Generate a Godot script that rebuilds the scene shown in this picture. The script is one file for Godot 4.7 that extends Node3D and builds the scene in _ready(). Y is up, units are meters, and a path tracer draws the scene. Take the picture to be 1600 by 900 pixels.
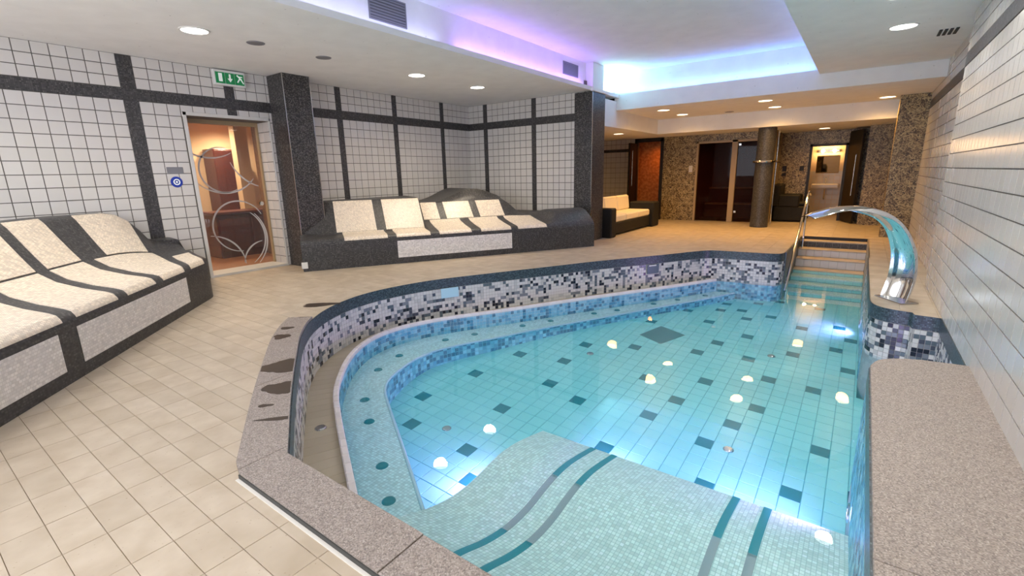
extends Node3D
# An indoor spa pool: x runs along the long tiled wall, -z runs towards that wall, y is up.

const EYE := Vector3(0, 1.4, 0)
const WATER := -0.52
const CEIL := 2.97
const WALL_Z := -7.69
const ALCOVE_X := 8.95
var M := {}
var rng := RandomNumberGenerator.new()
var cam_f: Vector3
var cam_r: Vector3
var cam_u: Vector3
var taken := {}

# ------------------------------------------------------------------ mesh builder
class MB:
	var v := PackedVector3Array()
	var n := PackedVector3Array()
	var c := PackedColorArray()
	var col := Color.WHITE
	var colored := false
	func tri(a: Vector3, b: Vector3, d: Vector3, na: Vector3, nb: Vector3, nd: Vector3) -> void:
		var g := (b - a).cross(d - a)
		if g.dot(na + nb + nd) > 0.0:
			v.append_array([a, d, b]); n.append_array([na, nd, nb])
		else:
			v.append_array([a, b, d]); n.append_array([na, nb, nd])
		if colored:
			c.append_array([col, col, col])
	func quad(a: Vector3, b: Vector3, d: Vector3, e: Vector3, nn: Vector3) -> void:
		tri(a, b, d, nn, nn, nn)
		tri(a, d, e, nn, nn, nn)
	func box(lo: Vector3, hi: Vector3, t := Transform3D()) -> void:
		for ax in 3:
			var b := (ax + 1) % 3
			var d := (ax + 2) % 3
			for s in 2:
				var p := []
				for k in [[0, 0], [1, 0], [1, 1], [0, 1]]:
					var q := Vector3()
					q[ax] = hi[ax] if s else lo[ax]
					q[b] = hi[b] if k[0] else lo[b]
					q[d] = hi[d] if k[1] else lo[d]
					p.append(t * q)
				var nn := Vector3()
				nn[ax] = 1.0 if s else -1.0
				quad(p[0], p[1], p[2], p[3], (t.basis * nn).normalized())
	# a box whose edges are chamfered by e
	func soft_box(lo: Vector3, hi: Vector3, e: float, t := Transform3D()) -> void:
		var c0 := (lo + hi) / 2.0
		var h := (hi - lo) / 2.0
		for ax in 3:
			var b := (ax + 1) % 3
			var d := (ax + 2) % 3
			for s in [-1.0, 1.0]:
				var p := []
				for k in [[-1, -1], [1, -1], [1, 1], [-1, 1]]:
					var q := Vector3()
					q[ax] = s * h[ax]; q[b] = k[0] * (h[b] - e); q[d] = k[1] * (h[d] - e)
					p.append(t * (c0 + q))
				var nn := Vector3(); nn[ax] = s
				quad(p[0], p[1], p[2], p[3], (t.basis * nn).normalized())
				for s2 in [-1.0, 1.0]:
					var r := []
					for k in [[-1, 0], [1, 0], [1, 1], [-1, 1]]:
						var q := Vector3()
						q[d] = k[0] * (h[d] - e)
						if k[1] == 0:
							q[ax] = s * h[ax]; q[b] = s2 * (h[b] - e)
						else:
							q[ax] = s * (h[ax] - e); q[b] = s2 * h[b]
						r.append(t * (c0 + q))
					var n2 := Vector3(); n2[ax] = s; n2[b] = s2
					quad(r[0], r[1], r[2], r[3], (t.basis * n2).normalized())
		for sx in [-1.0, 1.0]:
			for sy in [-1.0, 1.0]:
				for sz in [-1.0, 1.0]:
					var nn := (t.basis * Vector3(sx, sy, sz)).normalized()
					tri(t * (c0 + Vector3(sx * h.x, sy * (h.y - e), sz * (h.z - e))), t * (c0 + Vector3(sx * (h.x - e), sy * h.y, sz * (h.z - e))), t * (c0 + Vector3(sx * (h.x - e), sy * (h.y - e), sz * h.z)), nn, nn, nn)
	# rows of points, smooth; out: a direction that the middle normal should roughly follow
	func grid(rows: Array, out: Vector3, closed := false) -> void:
		var nr := rows.size()
		var nc: int = rows[0].size()
		var ns := []
		for i in nr:
			var line := PackedVector3Array()
			for j in nc:
				var a: Vector3 = rows[maxi(i - 1, 0)][j]
				var b: Vector3 = rows[mini(i + 1, nr - 1)][j]
				var d: Vector3 = rows[i][(j - 1 + nc) % nc if closed else maxi(j - 1, 0)]
				var e: Vector3 = rows[i][(j + 1) % nc if closed else mini(j + 1, nc - 1)]
				line.append((b - a).cross(e - d).normalized())
			ns.append(line)
		if out != Vector3.ZERO and ns[nr / 2][nc / 2].dot(out) < 0.0:
			for i in nr:
				for j in nc:
					ns[i][j] = -ns[i][j]
		for i in nr - 1:
			for j in (nc if closed else nc - 1):
				var k := (j + 1) % nc
				tri(rows[i][j], rows[i + 1][j], rows[i + 1][k], ns[i][j], ns[i + 1][j], ns[i + 1][k])
				tri(rows[i][j], rows[i + 1][k], rows[i][k], ns[i][j], ns[i + 1][k], ns[i][k])
	# a flat polygon given by points in 3-D, triangulated by its 2-D shape
	func poly(flat: PackedVector2Array, at: Callable, nn: Vector3) -> void:
		var t := Geometry2D.triangulate_polygon(flat)
		for i in range(0, t.size(), 3):
			tri(at.call(flat[t[i]]), at.call(flat[t[i + 1]]), at.call(flat[t[i + 2]]), nn, nn, nn)
	# a plate: polygon shape raised by h with a chamfer e; at.call(p, height) -> Vector3
	func plate(flat: PackedVector2Array, at: Callable, h: float, e: float, nn: Vector3, low := 0.0) -> void:
		var top := flat
		if e > 0.0:
			var ins := Geometry2D.offset_polygon(flat, -e, Geometry2D.JOIN_MITER)
			if ins.size() == 1 and ins[0].size() == flat.size():
				top = ins[0]
				var best := 0
				for k in top.size():
					if top[k].distance_squared_to(flat[0]) < top[best].distance_squared_to(flat[0]):
						best = k
				var turned := PackedVector2Array()
				for k in top.size():
					turned.append(top[(best + k) % top.size()])
				if turned.size() > 1 and turned[1].distance_squared_to(flat[1]) > turned[turned.size() - 1].distance_squared_to(flat[1]):
					var back := PackedVector2Array([turned[0]])
					for k in range(turned.size() - 1, 0, -1):
						back.append(turned[k])
					turned = back
				top = turned
			else:
				e = 0.0
		poly(top, func(p): return at.call(p, h), nn)
		var mid := Vector2()
		for p in flat:
			mid += p
		mid /= flat.size()
		for k in flat.size():
			var a := flat[k]
			var b := flat[(k + 1) % flat.size()]
			var a3: Vector3 = at.call(a, h - e)
			var b3: Vector3 = at.call(b, h - e)
			var al: Vector3 = at.call(a, low)
			var bl: Vector3 = at.call(b, low)
			var side := (b3 - a3).cross(nn).normalized()
			var m3: Vector3 = at.call(mid, h)
			if side.dot((a3 + b3) / 2.0 - m3) < 0.0:
				side = -side
			if e > 0.0:
				quad(a3, b3, at.call(top[(k + 1) % top.size()], h), at.call(top[k], h), (side + nn).normalized())
			quad(al, bl, b3, a3, side)
	func tube(path: Array, r: float, sides := 10, caps := true) -> void:
		var rows := []
		var up := Vector3.UP
		for i in path.size():
			var d: Vector3 = (path[mini(i + 1, path.size() - 1)] - path[maxi(i - 1, 0)]).normalized()
			if absf(d.dot(up)) > 0.95:
				up = Vector3.RIGHT if absf(d.x) < 0.9 else Vector3.BACK
			var a := d.cross(up).normalized()
			var b := a.cross(d).normalized()
			up = b
			var row := PackedVector3Array()
			for k in sides:
				var w := TAU * k / sides
				row.append(path[i] + (a * cos(w) + b * sin(w)) * r)
			rows.append(row)
		var m: Vector3 = rows[rows.size() / 2][sides / 2] - path[rows.size() / 2]
		grid(rows, m, true)
		if caps:
			for e in [0, path.size() - 1]:
				var d: Vector3 = (path[0] - path[1]).normalized() if e == 0 else (path[e] - path[e - 1]).normalized()
				for k in sides:
					tri(path[e], rows[e][k], rows[e][(k + 1) % sides], d, d, d)
	# profile of (radius, height) turned round the y axis
	func lathe(prof: Array, sides := 24, t := Transform3D()) -> void:
		for i in prof.size() - 1:
			var a: Vector2 = prof[i]
			var b: Vector2 = prof[i + 1]
			var s := Vector2(b.y - a.y, a.x - b.x).normalized()
			if s == Vector2.ZERO:
				continue
			for k in sides:
				var w0 := TAU * k / sides
				var w1 := TAU * (k + 1) / sides
				var d0 := Vector3(cos(w0), 0, sin(w0))
				var d1 := Vector3(cos(w1), 0, sin(w1))
				var p := [d0 * a.x + Vector3.UP * a.y, d1 * a.x + Vector3.UP * a.y, d1 * b.x + Vector3.UP * b.y, d0 * b.x + Vector3.UP * b.y]
				var n0 := t.basis * (d0 * s.x + Vector3.UP * s.y)
				var n1 := t.basis * (d1 * s.x + Vector3.UP * s.y)
				if a.x > 1e-6:
					tri(t * p[0], t * p[1], t * p[2], n0, n1, n1)
				if b.x > 1e-6:
					tri(t * p[0], t * p[2], t * p[3], n0, n1, n0)
	func mesh() -> ArrayMesh:
		var a := []
		a.resize(Mesh.ARRAY_MAX)
		a[Mesh.ARRAY_VERTEX] = v
		a[Mesh.ARRAY_NORMAL] = n
		if colored:
			a[Mesh.ARRAY_COLOR] = c
		var m := ArrayMesh.new()
		m.add_surface_from_arrays(Mesh.PRIMITIVE_TRIANGLES, a)
		return m

# ------------------------------------------------------------------ scene helpers
func numbered(called: String) -> String:
	var k: int = taken.get(called, 0)
	taken[called] = k + 1
	return called if k == 0 else "%s_%03d" % [called, k]

func put(called: String, b, m: Material, parent: Node3D) -> MeshInstance3D:
	var o := MeshInstance3D.new()
	o.name = called
	o.mesh = b if b is Mesh else b.mesh()
	o.material_override = m
	parent.add_child(o, true)
	return o

func thing(called: String, label: String, category: String, at := Vector3.ZERO, group := "") -> Node3D:
	var o := Node3D.new()
	o.name = numbered(called)
	add_child(o)
	o.position = at
	o.set_meta("label", label)
	o.set_meta("category", category)
	if group:
		o.set_meta("group", group)
	return o

func struct(called: String, label := "") -> Node3D:
	var o := Node3D.new()
	o.name = called
	add_child(o)
	o.set_meta("kind", "structure")
	if label:
		o.set_meta("label", label)
	return o

func copy_of(o: Node3D, label: String) -> Node3D:
	var r: Node3D = o.duplicate()
	r.name = numbered(String(o.name))
	add_child(r)
	r.set_meta("label", label)
	return r

func c8(r: int, g: int, b: int) -> Color:
	return Color(r / 255.0, g / 255.0, b / 255.0)

func mat(color: Color, rough := 0.6, o := {}) -> StandardMaterial3D:
	var m := StandardMaterial3D.new()
	m.albedo_color = color
	m.roughness = rough
	m.metallic = o.get("metal", 0.0)
	m.metallic_specular = o.get("spec", 0.5)
	if o.has("tex"):
		m.albedo_texture = o.tex
	if o.has("bump"):
		m.heightmap_enabled = true
		m.heightmap_texture = o.bump
		m.heightmap_scale = o.get("bump_cm", 0.2)
	if o.has("tex") or o.has("bump") or o.has("normal"):
		m.uv1_triplanar = true
		m.uv1_world_triplanar = o.get("world", true)
		var s: float = o.get("scale", 1.0)
		m.uv1_scale = Vector3(s, s, s)
		m.uv1_triplanar_sharpness = 8.0
	if o.has("nearest"):
		m.texture_filter = BaseMaterial3D.TEXTURE_FILTER_NEAREST
	if o.has("glow"):
		m.emission_enabled = true
		m.emission = o.glow
		m.emission_energy_multiplier = o.get("power", 1.0)
	if o.has("tint"):
		m.vertex_color_use_as_albedo = true
	return m

# a picture of little square pieces with joints; cell: pixels for each piece
func pieces(n: int, cell: int, palette: Array, joint: Color, joint_px: int, seed_: int, stagger := false) -> ImageTexture:
	var r := RandomNumberGenerator.new()
	r.seed = seed_
	var im := Image.create(n * cell, n * cell, false, Image.FORMAT_RGB8)
	im.fill(joint)
	for j in n:
		for i in n:
			var k: Color = palette[r.randi() % palette.size()]
			var f := r.randf_range(0.92, 1.08)
			var x := i * cell + ((cell / 2) if stagger and j % 2 else 0)
			var w := cell - joint_px
			k = Color(k.r * f, k.g * f, k.b * f)
			im.fill_rect(Rect2i(x, j * cell, w, cell - joint_px), k)
			if x + w > n * cell:
				im.fill_rect(Rect2i(0, j * cell, x + w - n * cell, cell - joint_px), k)
	return ImageTexture.create_from_image(im)

# short bent strokes of cream and brown mosaic, as on the walls at the far end
func mosaic_strokes() -> ImageTexture:
	var r := RandomNumberGenerator.new()
	r.seed = 11
	var n := 256
	var im := Image.create(n, n, false, Image.FORMAT_RGB8)
	im.fill(c8(54, 44, 36))
	var tones := [c8(176, 162, 128), c8(150, 136, 106), c8(120, 106, 82), c8(190, 178, 146), c8(92, 78, 60)]
	for k in 5200:
		var p := Vector2(r.randf() * n, r.randf() * n)
		var a := r.randf() * TAU
		var bend := r.randf_range(-0.5, 0.5)
		var c: Color = tones[r.randi() % tones.size()]
		for i in r.randi_range(4, 8):
			im.fill_rect(Rect2i(posmod(int(p.x), n), posmod(int(p.y), n), 2, 2), c)
			p += Vector2(cos(a), sin(a)) * 2.0
			a += bend
	return ImageTexture.create_from_image(im)

func grains(px: int, a: Color, b: Color, freq: float, seed_: int, speck := 0.0, speck_color := Color.BLACK) -> ImageTexture:
	var f := FastNoiseLite.new()
	f.seed = seed_
	f.noise_type = FastNoiseLite.TYPE_SIMPLEX
	f.frequency = freq
	f.fractal_octaves = 4
	var g := f.get_seamless_image(px, px)
	var r := RandomNumberGenerator.new()
	r.seed = seed_
	var im := Image.create(px, px, false, Image.FORMAT_RGB8)
	for y in px:
		for x in px:
			var k := a.lerp(b, g.get_pixel(x, y).r)
			if speck > 0.0 and r.randf() < speck:
				k = k.lerp(speck_color, r.randf_range(0.3, 0.9))
			im.set_pixel(x, y, k)
	return ImageTexture.create_from_image(im)

# how large a patch of AREA at P facing NRM shows in the picture; 0 outside the frame
func shows(p: Vector3, nrm: Vector3, area: float) -> float:
	var d := p - EYE
	var z := d.dot(cam_f)
	if z < 0.2:
		return 0.0
	var sx := absf(d.dot(cam_r)) / z * 738.6
	var sy := absf(d.dot(cam_u)) / z * 738.6
	if sx > 690.0 or sy > 460.0:
		return 0.0
	return area * absf(d.normalized().dot(nrm)) / d.length_squared()

# a field of tiles: CELLS are polygons in a plane, AT(p, height) puts them in the scene. The largest 300 become parts of their own, the rest one part.
func tile_field(parent: Node3D, called: String, cells: Array, at: Callable, nrm: Vector3, mats: Array, rest_mat: Material, h := 0.006, e := 0.002, most := 300, choose := []) -> void:
	var order := []
	for i in cells.size():
		var f: PackedVector2Array = cells[i]
		var mid := Vector2()
		for p in f:
			mid += p
		mid /= f.size()
		var area := 0.0
		for k in f.size():
			area += f[k].cross(f[(k + 1) % f.size()])
		order.append([shows(at.call(mid, h), nrm, absf(area) / 2.0), i])
	order.sort_custom(func(a, b): return a[0] > b[0] if a[0] != b[0] else a[1] < b[1])
	var rest := MB.new()
	rest.colored = true
	var r := RandomNumberGenerator.new()
	r.seed = hash(called + str(cells.size()))
	var shared := {}
	for k in order.size():
		var i: int = order[k][1]
		var pick: int = choose[i] if choose.size() else r.randi() % mats.size()
		if k < most and order[k][0] > 0.0:
			var f: PackedVector2Array = cells[i]
			var b := MB.new()
			b.plate(f, at, h, e, nrm)
			if b.v.size():
				put(called, b, mats[pick], parent)
		else:
			rest.col = tone(mats[pick])
			rest.plate(cells[i], at, h, 0.0, nrm)
	if rest.v.size():
		var o := put(called + "_field", rest, rest_mat, parent)
		o.set_meta("kind", "stuff")

func tone(m: StandardMaterial3D) -> Color:
	return m.albedo_color.srgb_to_linear()

func rect(x0: float, y0: float, x1: float, y1: float) -> PackedVector2Array:
	return PackedVector2Array([Vector2(x0, y0), Vector2(x1, y0), Vector2(x1, y1), Vector2(x0, y1)])

# rectangles that tile a span between dark strips; spans: [[from, to], ...]
func wall_cells(xs: Array, ys: Array, size: float, gap: float, holes: Array) -> Array:
	var cells := []
	for sx in xs:
		var nx := maxi(1, roundi((sx[1] - sx[0]) / size))
		var wx: float = (sx[1] - sx[0]) / nx
		for sy in ys:
			var ny := maxi(1, roundi((sy[1] - sy[0]) / size))
			var wy: float = (sy[1] - sy[0]) / ny
			for i in nx:
				for j in ny:
					var x0: float = sx[0] + i * wx + gap / 2
					var x1: float = sx[0] + (i + 1) * wx - gap / 2
					var y0: float = sy[0] + j * wy + gap / 2
					var y1: float = sy[0] + (j + 1) * wy - gap / 2
					var keep := [rect(x0, y0, x1, y1)]
					for hole in holes:
						var next := []
						for q in keep:
							for z in Geometry2D.clip_polygons(q, hole):
								if not Geometry2D.is_polygon_clockwise(z):
									next.append(z)
						keep = next
					for q in keep:
						var box := Rect2(q[0], Vector2.ZERO)
						for p in q:
							box = box.expand(p)
						if minf(box.size.x, box.size.y) > 0.012:
							cells.append(q)
	return cells

func smooth(ctrl: Array, step := 0.05, closed := false) -> PackedVector2Array:
	var c := Curve2D.new()
	c.bake_interval = step
	for i in ctrl.size():
		var a: Vector2 = ctrl[maxi(i - 1, 0)]
		var b: Vector2 = ctrl[mini(i + 1, ctrl.size() - 1)]
		var p: Vector2 = ctrl[i]
		var d := (b - a).normalized()
		var w0 := p.distance_to(a) / 3.0
		var w1 := p.distance_to(b) / 3.0
		c.add_point(p, -d * w0, d * w1)
	return c.get_baked_points()

func even(line: PackedVector2Array, n: int) -> PackedVector2Array:
	var s := [0.0]
	for i in range(1, line.size()):
		s.append(s[i - 1] + line[i].distance_to(line[i - 1]))
	var out := PackedVector2Array()
	var k := 0
	for i in n + 1:
		var w: float = s[s.size() - 1] * i / n
		while k < line.size() - 2 and s[k + 1] < w:
			k += 1
		out.append(line[k].lerp(line[k + 1], clampf((w - s[k]) / maxf(s[k + 1] - s[k], 1e-6), 0, 1)))
	return out

func length_of(line: PackedVector2Array) -> float:
	var s := 0.0
	for i in range(1, line.size()):
		s += line[i].distance_to(line[i - 1])
	return s

func v3(p: Vector2, y: float) -> Vector3:
	return Vector3(p.x, y, p.y)

# a standing strip along a line on plan; facing: a point on the side it faces
func strip(b: MB, line: PackedVector2Array, y0: Callable, y1: Callable, left: bool) -> void:
	var rows := []
	for p in line:
		rows.append(PackedVector3Array([v3(p, y0.call(p)), v3(p, y1.call(p))]))
	var m := line.size() / 2
	var d := (line[mini(m + 1, line.size() - 1)] - line[maxi(m - 1, 0)]).normalized()
	var side := Vector3(d.y, 0, -d.x) * (1.0 if left else -1.0)
	b.grid(rows, side)

func ribbon(b: MB, a: PackedVector2Array, c: PackedVector2Array, ya: float, yc: float) -> void:
	var rows := []
	for i in a.size():
		rows.append(PackedVector3Array([v3(a[i], ya), v3(c[i], yc)]))
	b.grid(rows, Vector3.UP)

# ------------------------------------------------------------------ everything
func _ready() -> void:
	rng.seed = 7
	camera_and_air()
	area_lights()
	materials()
	shell()
	ceilings()
	deck()
	pool()
	stairs_and_rail()
	bench_alcove()
	bench_long()
	door_room()
	far_end()
	fountain()
	lamps()
	small_things()

func camera_and_air() -> void:
	var yaw := 0.63141
	var pitch := 0.235
	var roll := -0.02264
	cam_f = Vector3(cos(pitch) * cos(yaw), -sin(pitch), -cos(pitch) * sin(yaw))
	var r := cam_f.cross(Vector3.UP).normalized()
	var u := r.cross(cam_f)
	cam_r = r * cos(roll) + u * sin(roll)
	cam_u = -r * sin(roll) + u * cos(roll)
	var cam := Camera3D.new()
	cam.name = "camera"
	cam.fov = rad_to_deg(2.0 * atan(450.0 / 738.6))
	cam.near = 0.05
	cam.far = 100.0
	cam.transform = Transform3D(Basis(cam_r, cam_u, -cam_f), EYE)
	cam.current = true
	add_child(cam)
	var e := Environment.new()
	e.background_mode = Environment.BG_COLOR
	e.background_color = Color.BLACK
	e.tonemap_mode = Environment.TONE_MAPPER_LINEAR
	e.tonemap_exposure = 0.8
	e.sdfgi_enabled = true
	e.ssao_enabled = true
	e.ssil_enabled = true
	var w := WorldEnvironment.new()
	w.name = "air"
	w.environment = e
	add_child(w)

const COVE := {x0 = -1.2, x1 = 10.24, z0 = -4.5, z1 = -0.82, top = 3.5}

# fill light added at made-up panes behind the camera, and the light strips hidden in the ceiling cove; each has a glowing tube of its own in ceilings()
func area_lights() -> void:
	for a in [
		[Vector3(7.0, 3.06, -4.585), Vector2(3.6, 0.05), c8(158, 118, 255), 1.5, false],
		[Vector3(2.4, 3.06, -4.585), Vector2(5.0, 0.05), c8(180, 185, 255), 0.9, false],
		[Vector3(10.325, 3.06, -2.6), Vector2(3.4, 0.05), c8(104, 144, 255), 1.5, true],
		[Vector3(4.6, 3.06, -0.735), Vector2(11.0, 0.05), c8(130, 160, 255), 1.3, false],
		[Vector3(9.95, 3.06, -4.585), Vector2(0.5, 0.05), c8(150, 230, 255), 2.2, false],
		[Vector3(-2.72, 1.75, -3.4), Vector2(6.2, 1.9), c8(240, 243, 255), 22.0, null],
	]:
		var l := AreaLight3D.new()
		l.name = "cove_strip_light" if a[4] != null else "added_fill_light"
		l.area_size = a[1]
		l.light_color = a[2]
		l.light_energy = a[3]
		l.area_range = 30.0
		l.shadow_enabled = true
		add_child(l, true)
		# an area light shines along -z; turn it to shine straight up
		l.basis = Basis(Vector3.RIGHT, PI / 2)
		if a[4] == null:
			l.basis = Basis(Vector3.UP, -PI / 2)
		elif a[4]:
			l.basis = Basis(Vector3.UP, PI / 2) * l.basis
		l.position = a[0]

func materials() -> void:
	var dark := pieces(64, 4, [c8(50, 49, 50), c8(62, 61, 62), c8(76, 75, 76), c8(86, 84, 84), c8(56, 55, 57), c8(68, 67, 67), c8(98, 96, 95)], c8(62, 61, 61), 1, 3)
	M.dark = mat(Color(1, 1, 1), 0.45, {tex = dark, scale = 0.9})
	M.dark_fine = mat(Color(1, 1, 1), 0.4, {tex = pieces(96, 4, [c8(40, 39, 40), c8(58, 57, 57), c8(78, 76, 75), c8(48, 47, 48), c8(98, 96, 94)], c8(52, 51, 51), 0, 5), scale = 0.75})
	M.rim_band = mat(Color(1, 1, 1), 0.35, {tex = pieces(64, 4, [c8(50, 62, 68), c8(64, 80, 88), c8(80, 96, 104), c8(42, 50, 58), c8(96, 112, 118)], c8(56, 68, 74), 1, 9), scale = 1.0})
	M.brown_mosaic = mat(c8(255, 246, 226), 0.4, {tex = mosaic_strokes(), scale = 0.62})
	M.grout = mat(c8(104, 100, 95), 0.9)
	M.floor_grout = mat(c8(168, 152, 131), 0.9)
	M.plaster = mat(Color(1, 1, 1), 0.9, {tex = grains(256, c8(236, 235, 232), c8(243, 242, 239), 0.02, 21, 0.0004, c8(150, 146, 140)), scale = 0.4})
	M.white_tiles = [mat(c8(212, 209, 204), 0.26), mat(c8(214, 211, 206), 0.24), mat(c8(210, 207, 202), 0.28)]
	M.white_field = mat(Color.WHITE, 0.22, {tint = 1})
	var deck_tex := grains(256, c8(232, 228, 222), c8(255, 255, 255), 0.012, 31, 0.002, c8(190, 178, 160))
	M.deck_tiles = [mat(c8(198, 184, 164), 0.5, {tex = deck_tex, scale = 1.1}), mat(c8(201, 187, 167), 0.46, {tex = deck_tex, scale = 1.3}), mat(c8(194, 180, 160), 0.52, {tex = deck_tex, scale = 0.9})]
	M.deck_field = mat(Color.WHITE, 0.5, {tint = 1, tex = deck_tex, scale = 1.1})
	M.granite = mat(Color(1, 1, 1), 0.55, {tex = pieces(128, 3, [c8(150, 139, 131), c8(162, 151, 143), c8(140, 130, 123), c8(172, 162, 154), c8(154, 143, 135), c8(124, 115, 109), c8(148, 137, 129)], c8(140, 130, 123), 0, 41), scale = 1.6})
	M.wet_stone = mat(c8(58, 46, 37), 0.45)
	M.coping_side = mat(c8(66, 66, 64), 0.6)
	M.sealant = mat(c8(226, 222, 214), 0.6)
	# pool
	M.pool_tiles = [mat(c8(146, 230, 232), 0.25), mat(c8(143, 228, 230), 0.25), mat(c8(149, 232, 234), 0.25), mat(c8(8, 104, 114), 0.3)]
	M.pool_field = mat(Color.WHITE, 0.25, {tint = 1})
	M.pool_grout = mat(c8(84, 166, 178), 0.8)
	M.mint = mat(Color(1, 1, 1), 0.35, {tex = pieces(32, 8, [c8(220, 242, 234), c8(215, 238, 230), c8(224, 245, 237), c8(217, 240, 234)], c8(160, 196, 190), 1, 51), scale = 1.25})
	M.ledge = mat(Color(1, 1, 1), 0.35, {tex = pieces(32, 8, [c8(208, 238, 238), c8(203, 234, 234), c8(212, 241, 241)], c8(152, 198, 202), 1, 52), scale = 1.25})
	M.blue_wall = mat(Color(1, 1, 1), 0.3, {tex = pieces(32, 8, [c8(120, 190, 214), c8(88, 160, 196), c8(52, 112, 152), c8(140, 204, 222), c8(106, 180, 206), c8(36, 92, 128)], c8(110, 170, 190), 1, 53), scale = 0.62})
	M.blue_plain = mat(c8(84, 160, 178), 0.35)
	M.teal = mat(c8(30, 122, 132), 0.35)
	M.reflection_grey = mat(c8(150, 152, 152), 0.35)
	M.gutter = [mat(c8(192, 180, 156), 0.4), mat(c8(187, 175, 151), 0.42)]
	M.lip = [mat(c8(232, 226, 226), 0.35), mat(c8(226, 220, 220), 0.35)]
	M.nosing = mat(c8(186, 214, 226), 0.3)
	M.piece = [mat(c8(216, 214, 210), 0.25), mat(c8(196, 196, 194), 0.25), mat(c8(128, 134, 142), 0.25), mat(c8(74, 80, 92), 0.25), mat(c8(34, 38, 50), 0.25), mat(c8(96, 108, 116), 0.25)]
	M.piece_wet = [mat(c8(150, 204, 228), 0.25), mat(c8(118, 184, 216), 0.25), mat(c8(84, 150, 190), 0.25), mat(c8(42, 94, 136), 0.25)]
	M.piece_field = mat(Color.WHITE, 0.25, {tint = 1})
	M.joint = mat(c8(168, 166, 162), 0.8)
	# the bench
	var hex := pieces(32, 8, [c8(238, 224, 204), c8(235, 221, 201), c8(240, 227, 208)], c8(212, 196, 174), 1, 61, true)
	M.cream = mat(Color(1, 1, 1), 0.4, {tex = hex, bump = hex, bump_cm = 0.15, scale = 1.5})
	M.cream_front = mat(Color(1, 1, 1), 0.4, {tex = pieces(32, 8, [c8(238, 234, 230), c8(235, 231, 227), c8(241, 237, 234)], c8(214, 209, 204), 1, 62, true), scale = 1.5})
	# metals, wood, cloth
	M.chrome = mat(c8(226, 228, 230), 0.08, {metal = 1.0})
	M.steel = mat(c8(196, 196, 194), 0.25, {metal = 1.0})
	M.grille = mat(c8(136, 136, 140), 0.5, {metal = 0.3})
	M.grille_back = mat(c8(98, 98, 102), 0.7)
	M.grille_dark = mat(c8(60, 60, 64), 0.8)
	M.white_plastic = mat(c8(228, 228, 224), 0.4)
	M.frame_white = mat(c8(214, 212, 206), 0.45)
	M.frame_beige = mat(c8(168, 146, 112), 0.5)
	var grain := grains(256, c8(255, 255, 255), c8(190, 170, 150), 0.03, 71)
	M.mahogany = mat(c8(104, 42, 22), 0.35, {tex = grain, scale = 1.2})
	M.brown_wood = mat(c8(132, 92, 48), 0.45, {tex = grain, scale = 1.0})
	M.light_wood = mat(c8(214, 164, 104), 0.45, {tex = grain, scale = 1.0})
	M.wood_floor = mat(c8(176, 122, 82), 0.4, {tex = grain, scale = 1.4})
	M.black_wood = mat(c8(20, 14, 11), 0.5)
	M.wicker = mat(Color(1, 1, 1), 0.7, {tex = pieces(32, 4, [c8(20, 17, 15), c8(30, 26, 22), c8(14, 12, 11)], c8(8, 7, 6), 1, 81), scale = 2.0})
	M.cushion = mat(c8(232, 222, 202), 0.85)
	M.sauna_wood = mat(c8(104, 44, 22), 0.5, {tex = grain, scale = 1.1})
	M.porcelain = mat(c8(236, 232, 222), 0.15)
	M.mirror = mat(c8(150, 142, 128), 0.05, {metal = 1.0})
	M.warm_wall = mat(c8(228, 204, 170), 0.8)
	M.green = mat(c8(24, 120, 72), 0.4, {glow = c8(20, 120, 66), power = 0.35})
	M.sign_white = mat(c8(236, 240, 236), 0.4, {glow = c8(220, 235, 225), power = 0.3})
	M.blue_sign = mat(c8(34, 62, 168), 0.35)
	M.lamp = mat(Color.WHITE, 0.4, {glow = c8(255, 240, 214), power = 14.0})
	M.fill_pane = mat(c8(220, 224, 228), 0.6, {glow = c8(236, 242, 255), power = 1.6})  # glow of the made-up panes behind the camera
	M.lamp_cool = mat(Color.WHITE, 0.4, {glow = c8(225, 215, 255), power = 9.0})
	var g := StandardMaterial3D.new()
	g.transparency = BaseMaterial3D.TRANSPARENCY_ALPHA
	g.albedo_color = Color(0.9, 0.95, 0.95, 0.06)
	g.roughness = 0.0
	M.glass = g
	var g2 := StandardMaterial3D.new()
	g2.transparency = BaseMaterial3D.TRANSPARENCY_ALPHA
	g2.albedo_color = Color(0.12, 0.035, 0.02, 0.72)
	g2.roughness = 0.02
	g2.metallic_specular = 0.22
	M.tinted = g2
	var fr := StandardMaterial3D.new()
	fr.albedo_color = c8(206, 200, 196)
	fr.roughness = 0.7
	M.frost = fr
	var ripple := FastNoiseLite.new()
	ripple.seed = 5
	ripple.frequency = 0.006
	ripple.fractal_octaves = 2
	var rt := NoiseTexture2D.new()
	rt.noise = ripple
	rt.width = 512
	rt.height = 512
	rt.seamless = true
	rt.as_normal_map = true
	rt.bump_strength = 6.0
	var wm := StandardMaterial3D.new()
	wm.transparency = BaseMaterial3D.TRANSPARENCY_ALPHA
	wm.albedo_color = Color(0.2, 0.76, 0.86, 0.2)
	wm.roughness = 0.0
	wm.metallic_specular = 0.37
	wm.normal_enabled = true
	wm.normal_texture = rt
	wm.normal_scale = 0.05
	wm.uv1_triplanar = true
	wm.uv1_world_triplanar = true
	wm.uv1_scale = Vector3(0.4, 0.4, 0.4)
	M.water = wm

# ------------------------------------------------------------------ walls
func wall_at(origin: Vector3, right: Vector3, nrm: Vector3) -> Callable:
	return func(p: Vector2, h: float) -> Vector3: return origin + right * p.x + Vector3.UP * p.y + nrm * h

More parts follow.
